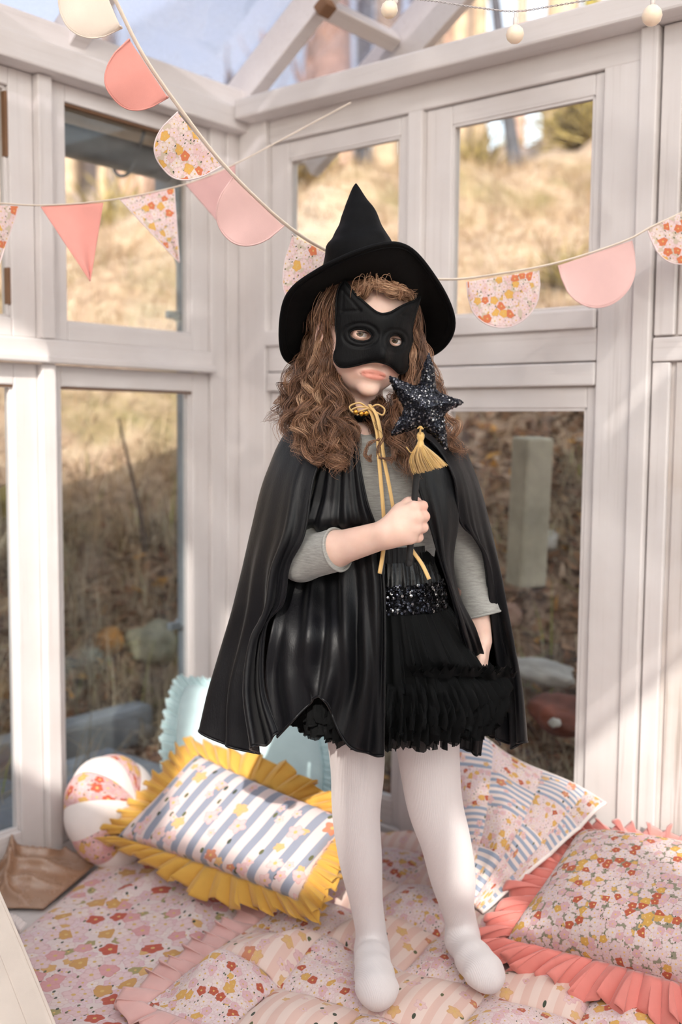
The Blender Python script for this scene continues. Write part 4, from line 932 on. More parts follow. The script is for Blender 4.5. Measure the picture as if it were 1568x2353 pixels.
# ---- tutu skirt
skirt = empty('skirt'); own(skirt)
def tulle():
    g = G_('black_tulle'); co = g.coord(); n1 = g.noise(g.map(co, (1, 1, .12)), 260.0, 3, .7)
    b = g.n('BsdfPrincipled', Base_Color=(.0035, .0038, .004), Roughness=.8, Specular_IOR_Level=.15).outputs[0]; t = g.n('BsdfTransparent').outputs[0]
    return g.finish(g.n('MixShader', i0=.93, i1=t, i2=b).outputs[0])
TULLE = tulle()
def ring_row(cx, y, hw, hd, Y=1.775):
    c = P(cx, y, Y); return [c + np.array([hw * math.sin(a), -hd * math.cos(a), 0]) for a in np.linspace(0, 2 * math.pi, 160, endpoint=False)]
def ring_sheet(name, rws, nv, mat, nf, amp0, amp1, seed, jag=0, parent=None, pw=1.0):
    R = np.array([ring_row(*r) for r in rws]); nu = 640
    R = np.array([[r[0] for _ in range(0)] or spline(np.vstack([r, r[:1]]), nu + 1)[:-1] for r in R]); G = np.stack([spline(R[:, k], nv) for k in range(nu)], 1)
    c = G.mean(1, keepdims=True); n = G - c; n[..., 2] = 0; n /= np.linalg.norm(n, axis=-1, keepdims=True)
    rr = np.random.RandomState(seed); kk = rr.uniform(.1, 1.9, nu + 40); kk = np.convolve(kk, np.ones(41) / 41, 'valid') ** 2; ph = np.cumsum(kk); ph = ph / ph[-1] * 2 * math.pi * nf; V = np.linspace(0, 1, nv)[:, None]
    w = np.sin(ph)[None] + .45 * np.sin(ph * 2.3 + 3 * V + seed); w -= w.mean(); a = amp0 + (amp1 - amp0) * V ** pw
    G = G + n * (a * w)[..., None]; G[..., 2] += a * .35 * np.cos(ph * .7 + seed)[None] * V
    if jag: G[-1, :, 2] -= jag * np.repeat(rr.uniform(0, 1, nu // 5), 5); G[-1, :, :2] += rr.normal(0, .002, (nu, 2))
    return sheet(name, G, mat, parent or skirt, 0, None, True)
ring_sheet('lining', [(890, 1260, .078, .076), (893, 1400, .100, .092), (900, 1540, .150, .112), (903, 1610, .150, .112)], 24, VELVET, 14, .0, .006, 3)
ring_sheet('waistband', [(884, 1246, .080, .080), (885, 1262, .080, .080), (886, 1282, .081, .081)], 10, satin('black_elastic', (.006, .006, .007), .6), 60, .0006, .0006, 1)
ring_sheet('satin_yoke', [(886, 1280, .082, .082), (888, 1308, .089, .088), (889, 1332, .094, .092)], 14, satin('black_gloss_satin', (.004, .004, .0045), .24, .0, .4, .2), 26, .0006, .0019, 2)
ring_sheet('sequin_band', [(889, 1328, .094, .0925), (890, 1360, .099, .096), (891, 1390, .103, .099)], 10, VELVET, 20, .001, .001, 4)
ring_sheet('tulle_layer', [(890, 1386, .103, .099), (894, 1450, .128, .108), (898, 1520, .160, .120), (902, 1590, .180, .128)], 30, TULLE, 46, .0015, .009, 5)
ring_sheet('tulle_layer', [(891, 1390, .106, .101), (896, 1455, .135, .112), (900, 1510, .160, .122), (906, 1548, .176, .130)], 30, TULLE, 30, .0015, .006, 6)
ring_sheet('ruffle', [(905, 1530, .168, .126), (906, 1546, .182, .138), (907, 1572, .190, .140), (906, 1592, .180, .134)], 14, TULLE, 62, .004, .014, 7, .006, None, .7)
ring_sheet('ruffle', [(905, 1556, .172, .126), (906, 1578, .186, .140), (907, 1604, .188, .142), (906, 1622, .182, .138)], 14, TULLE, 70, .004, .014, 8, .006, None, .7)
ring_sheet('ruffle', [(905, 1590, .168, .122), (904, 1620, .176, .132), (903, 1650, .172, .132)], 12, TULLE, 74, .003, .010, 9, .012, None, .7)
ring_sheet('ruffle', [(903, 1606, .155, .118), (903, 1636, .160, .122), (902, 1658, .156, .120)], 12, TULLE, 60, .003, .008, 10, .016, None, .7)
# stiff frills standing up along the top ruffle
mbf = MB(); rr = np.random.RandomState(4)
for k in range(26):
    t = k / 25; x = 955 + 205 * t; y = 1538 + 12 * t - 26 * math.sin(t * 3.1) * (1 - t) * 0; c = P(x, y + rr.uniform(-8, 10), 1.648 + .085 * t ** 2)
    L = rr.uniform(.010, .022); s_ = rr.uniform(-.010, .010); nn = 9; pts = []
    for v_ in (0, .5, 1):
        for q in range(nn): a = (q / (nn - 1) - .5); pts.append(c + [a * .034 + s_ * v_, -.012 * v_ + .006 * math.sin(a * 12 + k) * (v_ + .2), L * (v_ - .3) + .004 * math.cos(a * 14 + k) * v_])
    mbf.add(pts, grid_faces(nn, 3))
mbf.build('frill', TULLE, skirt)
# sequins
def sequin_mat():
    g = G_('dark_sequin'); a = g.n('Attribute', {'attribute_name': 'tone'}).outputs['Fac']; col = g.ramp(a, [(0, (.010, .011, .014)), (.7, (.03, .032, .045)), (.9, (.25, .25, .27)), (1, (.55, .54, .52))])
    return g.finish(g.n('BsdfPrincipled', Base_Color=col, Roughness=.16, Metallic=.9, Specular_IOR_Level=.8).outputs[0])
SEQ = sequin_mat()
def sequins(name, pts, nrms, r_, parent, seed, jit=.45):
    rr = np.random.RandomState(seed); mb = MB()
    for p, n in zip(pts, nrms):
        n = n + rr.normal(0, jit, 3); n /= np.linalg.norm(n); u = np.cross(n, [.3, .2, 1.0]); u /= np.linalg.norm(u); w = np.cross(n, u); c = p + n * r_ * .25
        ring = [c + r_ * (math.cos(a) * u + math.sin(a) * w) for a in np.linspace(0, 2 * math.pi, 8, endpoint=False)]
        mb.add(ring + [c + n * r_ * .18], [(k, (k + 1) % 8, 8) for k in range(8)], None, rr.uniform(0, 1) ** 2.1)
    o = mb.build(name, SEQ, parent, False); o['kind'] = 'stuff'; return o
rr = np.random.RandomState(21); pts, nr = [], []
for _ in range(900):
    a = rr.uniform(-1.35, 1.45); t = rr.uniform(0, 1); y = 1326 + 62 * t; c = P(890, y, 1.775); hw, hd = .095 + .009 * t, .0935 + .007 * t
    pts.append(c + [hw * 1.02 * math.sin(a), -hd * 1.02 * math.cos(a) - .001, 0]); nr.append(np.array([math.sin(a) / hw, -math.cos(a) / hd, 0]) * .1)
sequins('sequins', pts, nr, .0026, skirt, 5, .28)

# ------------------------------------------------------------------ hair: locks of fine strands
def hair_mat():
    g = G_('brown_hair'); a = g.n('Attribute', {'attribute_name': 'tone'}).outputs['Fac']; co = g.coord()
    col = g.ramp(g.math('MULTIPLY_ADD', g.noise(co, 60.0, 2), .3, g.math('MULTIPLY', a, .8)), [(.1, c255(58, 38, 28)), (.40, c255(108, 74, 54)), (.65, c255(154, 112, 84)), (1, c255(206, 166, 132))])
    return g.finish(g.n('BsdfPrincipled', Base_Color=col, Roughness=.42, Specular_IOR_Level=.6, Anisotropic=.6).outputs[0])
HAIR = hair_mat()
hv, hf, ha, hn = [], [], [], 0
hr = np.random.RandomState(33)
def strand(path, r0, tone):
    global hn
    n = len(path); t, U, V = frames(path); r_ = r0 * np.minimum(1, np.linspace(4, .35, n)); ang = np.array([0, 2.094, 4.189])
    v = path[:, None] + r_[:, None, None] * (np.cos(ang)[None, :, None] * U[:, None] + np.sin(ang)[None, :, None] * V[:, None])
    b = hn + np.arange(n - 1)[:, None] * 3; j = np.arange(3)[None]; j2 = (j + 1) % 3
    hv.append(v.reshape(-1, 3)); hf.append(np.stack([b + j, b + j2, b + 3 + j2, b + 3 + j], -1).reshape(-1, 4)); ha.append(np.full(n * 3, tone)); hn += n * 3
def lock(guide, n, r0=.004, r1=.012, r2=.006, curl=.004, turns=3.0, jit=8, tone=.5, pts=44, thick=.00038, Yj=.012, endj=1.0):
    """guide = [(px, py, Y)...]: n strands wound loosely round a wavy core"""
    g0 = np.array([P(x + hr.uniform(-jit, jit), y + hr.uniform(-jit, jit) * .6, Y + hr.uniform(-Yj, Yj)) for x, y, Y in guide]); core = spline(g0, pts); T, U, V = frames(core); s = np.linspace(0, 1, pts)
    ph0 = hr.uniform(0, 6.28); sg = hr.choice([-1, 1]); ca = curl * np.clip(s * 1.6, 0, 1) ** .8; w = ph0 + sg * 2 * math.pi * turns * s ** 1.15
    core = core + (ca * np.cos(w))[:, None] * U + (ca * np.sin(w))[:, None] * V
    env = np.interp(s, [0, .35, .75, 1], [r0, r1, (r1 + r2) / 2, r2])
    for _ in range(int(n * 1.7)):
        a = hr.uniform(0, 6.28); q = math.sqrt(hr.uniform(0, 1)); tw = hr.uniform(-1, 1) * 1.5; aa = a + tw * s
        k2 = hr.uniform(.0004, .0016); p2 = hr.uniform(0, 6.28); f2 = hr.uniform(2, 6)
        off = env * q; fr = np.clip((s - .55) / .45, 0, 1) ** 2 * hr.normal(0, .007, 3)[:, None] * endj
        p = core + (off * np.cos(aa) + k2 * np.sin(f2 * 6.28 * s + p2))[:, None] * U + (off * np.sin(aa) + k2 * np.cos(f2 * 6.28 * s + p2))[:, None] * V + fr.T
        e = int(pts * hr.uniform(.72, 1.0)); strand(p[:max(8, e)], thick * hr.uniform(.8, 1.2), np.clip(tone + hr.normal(0, .16), 0, 1))
def proj(p): d = np.asarray(p) - EYE; w = d @ FW; return 784 + FPX * (d @ RT) / w, 1176.5 - FPX * (d @ UP) / w, float(d[1])
# viewer-left fall
LEFT = [
 ([(752, 735, 1.80), (738, 800, 1.785), (722, 860, 1.76), (712, 930, 1.735), (708, 990, 1.715), (716, 1045, 1.69)], 30, .55),
 ([(748, 740, 1.82), (724, 800, 1.80), (700, 860, 1.775), (682, 920, 1.755), (668, 975, 1.74), (690, 1030, 1.71)], 30, .45),
 ([(758, 740, 1.77), (756, 800, 1.745), (762, 860, 1.725), (764, 930, 1.705), (768, 1000, 1.680), (786, 1078, 1.655)], 34, .55),
 ([(760, 760, 1.765), (764, 830, 1.745), (778, 890, 1.73), (786, 950, 1.705), (790, 1010, 1.675), (782, 1068, 1.655)], 30, .5),
 ([(750, 745, 1.79), (744, 810, 1.765), (742, 880, 1.735), (735, 950, 1.715), (738, 1015, 1.69), (752, 1075, 1.665)], 34, .65),
 ([(745, 740, 1.83), (715, 800, 1.82), (690, 850, 1.80), (662, 900, 1.79), (640, 945, 1.78), (632, 985, 1.77)], 14, .5),
 ([(745, 750, 1.85), (712, 830, 1.85), (690, 900, 1.84), (672, 960, 1.83), (690, 1010, 1.79)], 26, .3),
 ([(755, 745, 1.78), (738, 820, 1.755), (722, 890, 1.735), (706, 950, 1.72), (694, 1000, 1.71), (706, 1055, 1.685)], 30, .7),
 ([(770, 850, 1.76), (782, 900, 1.755), (796, 950, 1.72), (800, 1000, 1.69), (796, 1050, 1.668)], 24, .35)]
for g0, n, t in LEFT:
    for k in range(7): lock(g0, int(n * .7), .006, .0085, .0055, .0105, hr.uniform(2.6, 4.6), 17, t + hr.uniform(-.28, .3))
for k in range(5): lock([(760, 980, 1.69), (766, 1015, 1.672), (774, 1050, 1.662), (786, 1086, 1.655)], 24, .006, .009, .006, .009, 2.4, 7, .6)
for k in range(4): lock([(716, 990, 1.705), (708, 1030, 1.69), (722, 1060, 1.675), (748, 1050, 1.668), (742, 1030, 1.668)], 12, .004, .006, .004, .006, 1.6, 10, .45)
# viewer-right fall
RIGHT = [
 ([(930, 730, 1.80), (958, 780, 1.775), (972, 840, 1.765), (962, 900, 1.745), (950, 960, 1.715), (945, 1020, 1.69), (950, 1080, 1.668)], 28, .5),
 ([(930, 750, 1.82), (968, 800, 1.80), (990, 850, 1.79), (1000, 920, 1.775), (1012, 980, 1.745), (1036, 1020, 1.72), (1062, 1052, 1.70)], 20, .5),
 ([(925, 760, 1.78), (948, 820, 1.76), (945, 880, 1.745), (925, 940, 1.72), (915, 1000, 1.69), (932, 1060, 1.668), (950, 1096, 1.655)], 28, .55),
 ([(920, 780, 1.79), (935, 850, 1.775), (915, 900, 1.76), (900, 950, 1.735), (898, 1000, 1.695), (916, 1050, 1.67)], 26, .35),
 ([(928, 740, 1.84), (965, 810, 1.84), (985, 880, 1.83), (1000, 950, 1.80), (1015, 1000, 1.76)], 26, .3)]
for g0, n, t in RIGHT:
    for k in range(7): lock(g0, int(n * .7), .006, .008, .005, .0095, hr.uniform(2.6, 4.4), 14, t + hr.uniform(-.28, .3))
for k in range(3): lock([(1022, 955, 1.75), (1048, 975, 1.725), (1040, 1010, 1.715), (1060, 1035, 1.70), (1078, 1050, 1.695)], 9, .004, .006, .003, .006, 1.8, 7, .6)
# under the chin, behind the bow
for k in range(9): lock([(872, 915, 1.775), (868, 935, 1.75), (862, 955, 1.735), (872, 985, 1.70), (890, 1010, 1.685)], 22, .006, .010, .006, .004, 1.6, 16, .3)
for k in range(4): lock([(800, 900, 1.775), (806, 930, 1.765), (800, 965, 1.73), (806, 1000, 1.69)], 22, .006, .008, .006, .004, 1.5, 8, .3)
# loose curls over the shirt
for c_ in ([(878, 1010, 1.678), (852, 1022, 1.670), (840, 1040, 1.668), (850, 1062, 1.666), (856, 1050, 1.664), (838, 1048, 1.664)], [(880, 1005, 1.676), (866, 1030, 1.668), (876, 1052, 1.664), (896, 1050, 1.662), (906, 1030, 1.664), (890, 1018, 1.664)], [(888, 1010, 1.674), (905, 1035, 1.664), (900, 1060, 1.660), (885, 1062, 1.66)]):
    lock(c_, 9, .0025, .003, .002, .0015, 1.5, 5, .5, 44, .0005, .003, .25)
# scalp cover and the fringe under the brim
for k in range(70):
    a = hr.uniform(-2.7, 2.7); r0_ = hl(.074 * math.sin(a), -.014 + .088 * math.cos(a), .060 + .03 * math.cos(a)); r1_ = hl(.080 * math.sin(a) * 1.0, -.014 + .088 * math.cos(a) * .96, -.005)
    if abs(a) > .95:
        for _ in range(16):
            j = hr.normal(0, .006, 3); strand(spline([r0_ + j, (r0_ + r1_) / 2 + j + hl(.012 * math.sin(a), .010 * math.cos(a), 0) - HC + hr.normal(0, .003, 3), r1_ + j * 1.4 + hr.normal(0, .004, 3)], 14), .0005, np.clip(.4 + hr.normal(0, .18), 0, 1))
for k in range(64):
    if k % 3: x0, x1, y1 = hr.uniform(838, 905), hr.uniform(915, 962), hr.uniform(668, 692)
    else: x0, x1, y1 = hr.uniform(825, 872), hr.uniform(798, 826), hr.uniform(662, 700)
    rg = lambda x: (float(np.interp(x, [783, 819, 860, 899, 931, 952], [647, 640, 638, 643, 654, 669])), float(np.interp(x, [783, 819, 860, 899, 931, 952], [1.724, 1.705, 1.697, 1.701, 1.715, 1.738])))
    mx = (x0 + x1) / 2; ry0, rY0 = rg(x0); rx, ry, rY = proj(hl((x0 - 872) * .00062, .060, .108)); y0 = ry0 + hr.uniform(4, 10)
    lock([(rx, ry, rY), (x0, y0, rY0 + .004), (x0 * .6 + x1 * .4, y0 * .62 + y1 * .38 + hr.uniform(-5, 3), rg(mx)[1] - .010), (x1 * .75 + x0 * .25, y0 * .2 + y1 * .8 - 2, rg(x1)[1] - .008), (x1, y1, rg(x1)[1] - .002)], 12, .003, .0042, .0018, .004, 1.6, 3, hr.uniform(.5, 1.0), 28, .00042, .003, .5)
for k in range(14):   # wisps
    x0 = hr.uniform(835, 905); dx = hr.uniform(-40, 45); strand(np.array(spline([P(x0, 652, 1.70), P(x0 + dx * .3, 625 + hr.uniform(0, 20), 1.675), P(x0 + dx * .8, 640 + hr.uniform(-5, 25), 1.668), P(x0 + dx, 672 + hr.uniform(-8, 16), 1.68)], 22)), .00035, .8)
for k in range(60):   # flyaways round the outline
    s_ = hr.uniform(0, 1); x0, y0 = 745 - 60 * s_, 800 + 150 * s_
    strand(np.array(spline([P(x0, y0, 1.79), P(x0 - hr.uniform(10, 40), y0 + hr.uniform(5, 50), 1.79), P(x0 - hr.uniform(15, 62), y0 + hr.uniform(40, 105), 1.78), P(x0 - hr.uniform(-5, 40), y0 + hr.uniform(80, 150), 1.77)], 26)), .00035, .6)
o = own(mesh_obj('hair', np.concatenate(hv), np.concatenate(hf), HAIR, None, True, None, {'tone': np.concatenate(ha)})); o['label'] = 'long curly brown hair'

# ------------------------------------------------------------------ the star wand in her fist
wand = empty('star_wand', P(940, 1296, 1.614)); tag(wand, 'black sequinned star wand with a gold tassel held upright in the fist', 'wand')
winv = Matrix.Translation(-Vector(P(940, 1296, 1.614)))
def wpart(o): o.parent = wand; o.matrix_parent_inverse = winv; return o
WST = plain('black_stick', (.010, .010, .011), .55, .1, 80)
SA, SB = P(967, 985, 1.606), P(940, 1296, 1.6155)
wpart(add_tube('stick', [SA, SB], .0052, WST, None, 16, 1, 20)); 
tip_v, tip_f = lathe_vf([(0, -.004), (.004, -.0035), (.0055, 0), (.0055, .006)], 16); o = wpart(mesh_obj('stick_cap', tip_v, tip_f, WST)); o.location = SB
SO = [(986, 812), (995, 838), (1000, 868), (1005, 897), (1034, 912), (1065, 924), (1042, 938), (1022, 952), (1024, 985), (1027, 1034), (1002, 1008), (968, 984), (934, 992), (901, 999), (913, 970), (928, 942), (912, 908), (895, 866), (926, 876), (961, 885), (972, 848)]
so = spline(np.array(SO + SO[:1]), 150)[:-1]
v, f, vv, d = cutout(so, [], 4.2, lambda q, d: .0012 + .0205 * np.clip(d / 46, 0, 1) ** .62, lambda q, th: np.array([P(x, y, 1.598 - t) for (x, y), t in zip(q, th)]), 0)
star = wpart(mesh_obj('star', v, f, satin('black_star_cloth', (.004, .004, .005), .5, 0, .3, 0, 300)))
n = len(vv); tri = np.array([t for t in f if len(t) == 3 and max(t) < n]); a, b, c = v[tri[:, 0]], v[tri[:, 1]], v[tri[:, 2]]; ar = np.linalg.norm(np.cross(b - a, c - a), axis=1); rr = np.random.RandomState(8)
pick = rr.choice(len(tri), 2600, p=ar / ar.sum()); u1, u2 = rr.uniform(0, 1, (2, 2600)); m = u1 + u2 > 1; u1[m], u2[m] = 1 - u1[m], 1 - u2[m]
vn = np.zeros((n, 3)); fn = np.cross(b - a, c - a)
for k in range(3): np.add.at(vn, tri[:, k], fn)
if vn[:, 1].mean() > 0: vn = -vn
vn /= np.linalg.norm(vn, axis=1)[:, None] + 1e-12; w3 = np.stack([1 - u1 - u2, u1, u2], 1)[..., None]
sequins('sequins', (v[tri[pick]] * w3).sum(1), (vn[tri[pick]] * w3).sum(1), .0019, star, 9, .20)
# tassel
tas = P(967, 1004, 1.590); YEL = fabric('gold_tassel', c255(226, 186, 112), 900, .45, .4, .18)
tl = MB(); tl.add(*tube_vf(spline([P(960, 985, 1.578), P(967, 980, 1.576), P(973, 986, 1.578)], 10), .0011, 6)); tl.add(*tube_vf(spline([P(968, 982, 1.576), P(966, 992, 1.582), P(968, 1003, 1.588)], 10), .0016, 6)); tl.add(*tube_vf(spline([P(961, 1015, 1.59), P(955, 1030, 1.60), P(945, 1040, 1.60), P(934, 1027, 1.60)], 16), .0008, 5))
kn = [(0, .010), (.004, .009), (.0062, .005), (.0058, 0), (.0042, -.004), (.0052, -.007), (.0066, -.012), (.0072, -.018)]
lv, lf = lathe_vf(kn, 18); tl.add(np.array(lv) + tas + [0, 0, -.002], lf); tassel = wpart(tl.build('tassel', YEL)); tassel['label'] = 'gold tassel on a looped cord'
tm = MB(); rr = np.random.RandomState(6)
for k in range(420):
    a = rr.uniform(0, 6.28); q = math.sqrt(rr.uniform(0, 1)); top = tas + [.006 * q * math.cos(a), .006 * q * math.sin(a), -.012]; e = P(988, 1072, 1.590) + [.0235 * q * math.cos(a) + .003 * rr.normal(), .012 * q * math.sin(a), .013 * q * math.cos(a) * .55 - .004 + rr.normal(0, .0014)]
    mdl = (top + e) / 2 + [.004 * q * math.cos(a) * 1.2 - .003, .004 * q * math.sin(a), 0]; tm.add(*tube_vf(spline([top, mdl, e], 6), .00045, 3, False), None, rr.uniform(0, 1))
o = tm.build('threads', YEL, tassel); o['kind'] = 'stuff'

# ------------------------------------------------------------------ printed cottons
def fl_layer(g, uv, sc, stops, rad=.44, petals=5, wob=.07, rnd_=.85, off=(0, 0, 0), centre=c255(226, 190, 120), keep=None):
    m, c, rc = _fl(g, uv, sc, stops, rad, petals, wob, rnd_, off, centre)
    return (m if keep is None else g.math('MULTIPLY', m, g.math('GREATER_THAN', rc, keep))), c
def _fl(g, uv, sc, stops, rad=.44, petals=5, wob=.07, rnd_=.85, off=(0, 0, 0), centre=c255(226, 190, 120)):
    u = g.map(uv, (sc, sc, sc), off); vo = g.n('TexVoronoi', {'voronoi_dimensions': '2D', 'feature': 'F1'}, Vector=u, Scale=1.0, Randomness=rnd_)
    dl = g.n('VectorMath', {'operation': 'SUBTRACT'}, i0=u, i1=vo.outputs['Position']).outputs[0]; sp = g.n('SeparateXYZ', Vector=dl); rc = g.n('SeparateColor', Color=vo.outputs['Color'])
    th = g.math('ARCTAN2', sp.outputs[1], sp.outputs[0]); ph = g.math('MULTIPLY_ADD', th, float(petals), g.math('MULTIPLY', rc.outputs[1], 6.28)); pc = g.math('COSINE', ph)
    size = g.math('MULTIPLY_ADD', rc.outputs[2], .30, .78); R = g.math('MULTIPLY', g.math('MULTIPLY_ADD', pc, wob, rad), size)
    r_ = g.math('DIVIDE', vo.outputs['Distance'], R); mask = g.math('SMOOTH_MIN', g.math('MULTIPLY', g.math('SUBTRACT', 1.0, r_), 14.0, 0, True), 1.0, .01)
    col = g.ramp(rc.outputs[0], stops, 'CONSTANT')
    vein = g.math('MULTIPLY', g.math('GREATER_THAN', r_, .82), .22); col = g.mix(vein, col, c255(190, 130, 130)); col = g.mix(g.math('MULTIPLY', g.math('LESS_THAN', pc, -.82), .18), col, c255(200, 140, 136))
    col = g.mix(g.math('LESS_THAN', g.math('DIVIDE', vo.outputs['Distance'], size), .10), col, centre)
    return mask, col, rc.outputs[1]
def leaf_layer(g, uv, sc, thr=.55, rad=.17, off=(3.3, 1.7, 0), cols=(c255(104, 108, 74), c255(70, 78, 62))):
    u = g.map(uv, (sc, sc * .62, sc), off, (0, 0, .7)); vo = g.n('TexVoronoi', {'voronoi_dimensions': '2D', 'feature': 'F1'}, Vector=u, Scale=1.0, Randomness=1.0); rc = g.n('SeparateColor', Color=vo.outputs['Color'])
    m = g.math('MULTIPLY', g.math('LESS_THAN', vo.outputs['Distance'], rad), g.math('GREATER_THAN', rc.outputs[0], thr)); return m, g.mix(g.math('GREATER_THAN', rc.outputs[1], .5), cols[0], cols[1])
PINKS = [(0, c255(240, 220, 222)), (.22, c255(234, 200, 206)), (.42, c255(228, 176, 182)), (.56, c255(242, 228, 222)), (.72, c255(226, 178, 104)), (.82, c255(190, 96, 66)), (.92, c255(238, 206, 206))]
def floral(g, uv, sc, base, small=PINKS, main=PINKS, leaves=True, fill=True, rad=.45, centre=c255(226, 190, 120)):
    col = g.mix(0, base, base)
    if fill:
        m, c = fl_layer(g, uv, sc * 1.55, small, .56, 5, .07, .9, (7.1, 2.3, 0), centre); col = g.mix(m, col, c)
    if leaves:
        m, c = leaf_layer(g, uv, sc * 2.6); col = g.mix(m, col, c)
    m, c = fl_layer(g, uv, sc, main, rad, 5, .06, .8, (0, 0, 0), centre); return g.mix(m, col, c)
def cotton(name, colf, puff=0, rough=.85):
    g = G_(name); uv = g.coord('UV'); col = g.mix(1.0, colf(g, uv), (.86, .83, .82), 'MULTIPLY'); co = g.coord(); nz = g.noise(co, 900.0, 2); n2 = g.noise(co, 16.0, 4)
    b = g.n('BsdfPrincipled', Base_Color=col, Roughness=rough, Sheen_Weight=.15)
    g.nt.links.new(g.bump(g.math('ADD', g.math('MULTIPLY', nz, .12), n2), .25, .004), b.inputs['Normal']); return g.finish(b.outputs[0])
BIGM = [(0, c255(236, 212, 214)), (.30, c255(226, 170, 172)), (.44, c255(240, 224, 220)), (.64, c255(196, 88, 64)), (.78, c255(236, 208, 210)), (.90, c255(214, 166, 96))]
BIGS = [(0, c255(236, 214, 220)), (.40, c255(242, 230, 226)), (.62, c255(224, 180, 116)), (.70, c255(232, 198, 206)), (.92, c255(172, 164, 110))]
BIG = cotton('large_floral_cotton', lambda g, uv: floral(g, uv, 25.0, c255(236, 222, 220), BIGS, BIGM, True, True, .51))
DIT_S = [(0, c255(240, 224, 226)), (.5, c255(236, 208, 212)), (.78, c255(226, 184, 100)), (.86, c255(240, 226, 224))]
DIT_M = [(0, c255(238, 218, 222)), (.34, c255(230, 190, 196)), (.56, c255(240, 226, 226)), (.76, c255(196, 96, 62)), (.88, c255(226, 180, 84))]
DIT_S2 = [(p, tuple(c * .82 for c in q)) for p, q in DIT_S]; DIT_M2 = [(p, tuple(c * .82 for c in q)) for p, q in DIT_M]
DITSY = cotton('ditsy_floral_cotton', lambda g, uv: floral(g, uv, 62.0, c255(140, 138, 118), DIT_S2, DIT_M2, True, True, .56))
FLAG = cotton('bunting_floral_cotton', lambda g, uv: floral(g, uv, 62.0, c255(214, 200, 180), DIT_S, [(0, c255(240, 218, 218)), (.45, c255(240, 226, 220)), (.62, c255(222, 128, 84)), (.80, c255(232, 184, 96)), (.92, c255(236, 204, 204))], True, True, .54))
def stripes(g, uv, w, a, b, axis_=0, duty=.5):
    sp = g.n('SeparateXYZ', Vector=uv); f = g.math('FRACT', g.math('DIVIDE', sp.outputs[axis_], w)); return g.mix(g.math('GREATER_THAN', f, duty), a, b)
def sprig(g, uv, sc, col, stops, keep=.55):
    u = g.map(uv, (sc, sc, sc), (1.3, .4, 0)); vo = g.n('TexVoronoi', {'voronoi_dimensions': '2D', 'feature': 'F1'}, Vector=u, Scale=1.0, Randomness=.7); near = g.math('LESS_THAN', vo.outputs['Distance'], .30)
    m, c = fl_layer(g, uv, sc * 2.4, stops, .43, 5, .08, .8, (.4, .2, 0), c255(226, 190, 120), .72); m2, c2 = fl_layer(g, uv, sc * 3.6, stops, .42, 5, .08, .8, (2.4, 1.2, 0), c255(226, 190, 120), .80); ml, cl = leaf_layer(g, uv, sc * 4.5, .86, .2)
    col = g.mix(ml, col, cl); col = g.mix(m2, col, c2); return g.mix(m, col, c)
    col = g.mix(g.math('MULTIPLY', ml, near), col, cl); return g.mix(g.math('MULTIPLY', m, near), col, c)
SPR = [(0, c255(232, 196, 198)), (.4, c255(228, 188, 132)), (.6, c255(236, 206, 204)), (.86, c255(212, 142, 110))]
STRIPED = cotton('blue_striped_cotton', lambda g, uv: sprig(g, uv, 11.0, stripes(g, uv, .042, c255(232, 216, 214), c255(152, 160, 178), 0, .54), SPR))
def patchwork(g, uv, size, striped, seams=True):
    sp = g.n('SeparateXYZ', Vector=uv); i = g.math('FLOOR', g.math('DIVIDE', sp.outputs[0], size)); j = g.math('FLOOR', g.math('DIVIDE', sp.outputs[1], size))
    par = g.math('MODULO', g.math('ADD', g.math('ADD', i, j), 100.0), 2.0); A = floral(g, uv, 58.0, c255(232, 216, 212), DIT_S, [(0, c255(238, 220, 222)), (.40, c255(230, 192, 198)), (.58, c255(240, 226, 222)), (.80, c255(190, 92, 64)), (.88, c255(224, 178, 96))], True, True, .54)
    return g.mix(par, A, striped(g, uv))
PATCH = .165
QUILT = cotton('pink_patchwork_cotton', lambda g, uv: patchwork(g, uv, PATCH, lambda g, uv: sprig(g, uv, 15.0, stripes(g, uv, .030, c255(242, 222, 212), c255(236, 204, 192), 0), SPR)))
THROW = cotton('blue_patchwork_cotton', lambda g, uv: patchwork(g, uv, .11, lambda g, uv: sprig(g, uv, 16.0, stripes(g, uv, .018, c255(242, 228, 222), c255(160, 174, 196), 1), SPR)))
CORAL = fabric('coral_velveteen', c255(222, 132, 122), 800, .8, .4, .08); DUSTY = fabric('dusty_pink_cotton', c255(216, 172, 166), 800, .85, .3, .07); MUSTARD = fabric('mustard_cotton', c255(214, 166, 72), 800, .8, .3, .10); PALEBLUE = fabric('pale_blue_muslin', c255(188, 212, 214), 500, .9, .3, .08)
CREAM = fabric('cream_tape', c255(236, 222, 206), 800, .85, .2, .05); IVORY = fabric('ivory_cotton', c255(236, 222, 208), 800, .85, .2, .05); WHITEC = fabric('white_cotton', c255(236, 226, 222), 800, .85, .2, .05); PINKF = fabric('blush_cotton', c255(224, 184, 180), 800, .85, .2, .05); PINKF2 = fabric('dusty_rose_cotton', c255(204, 162, 160), 800, .85, .2, .06); CORALF = fabric('coral_cotton', c255(232, 158, 148), 800, .85, .2, .05)

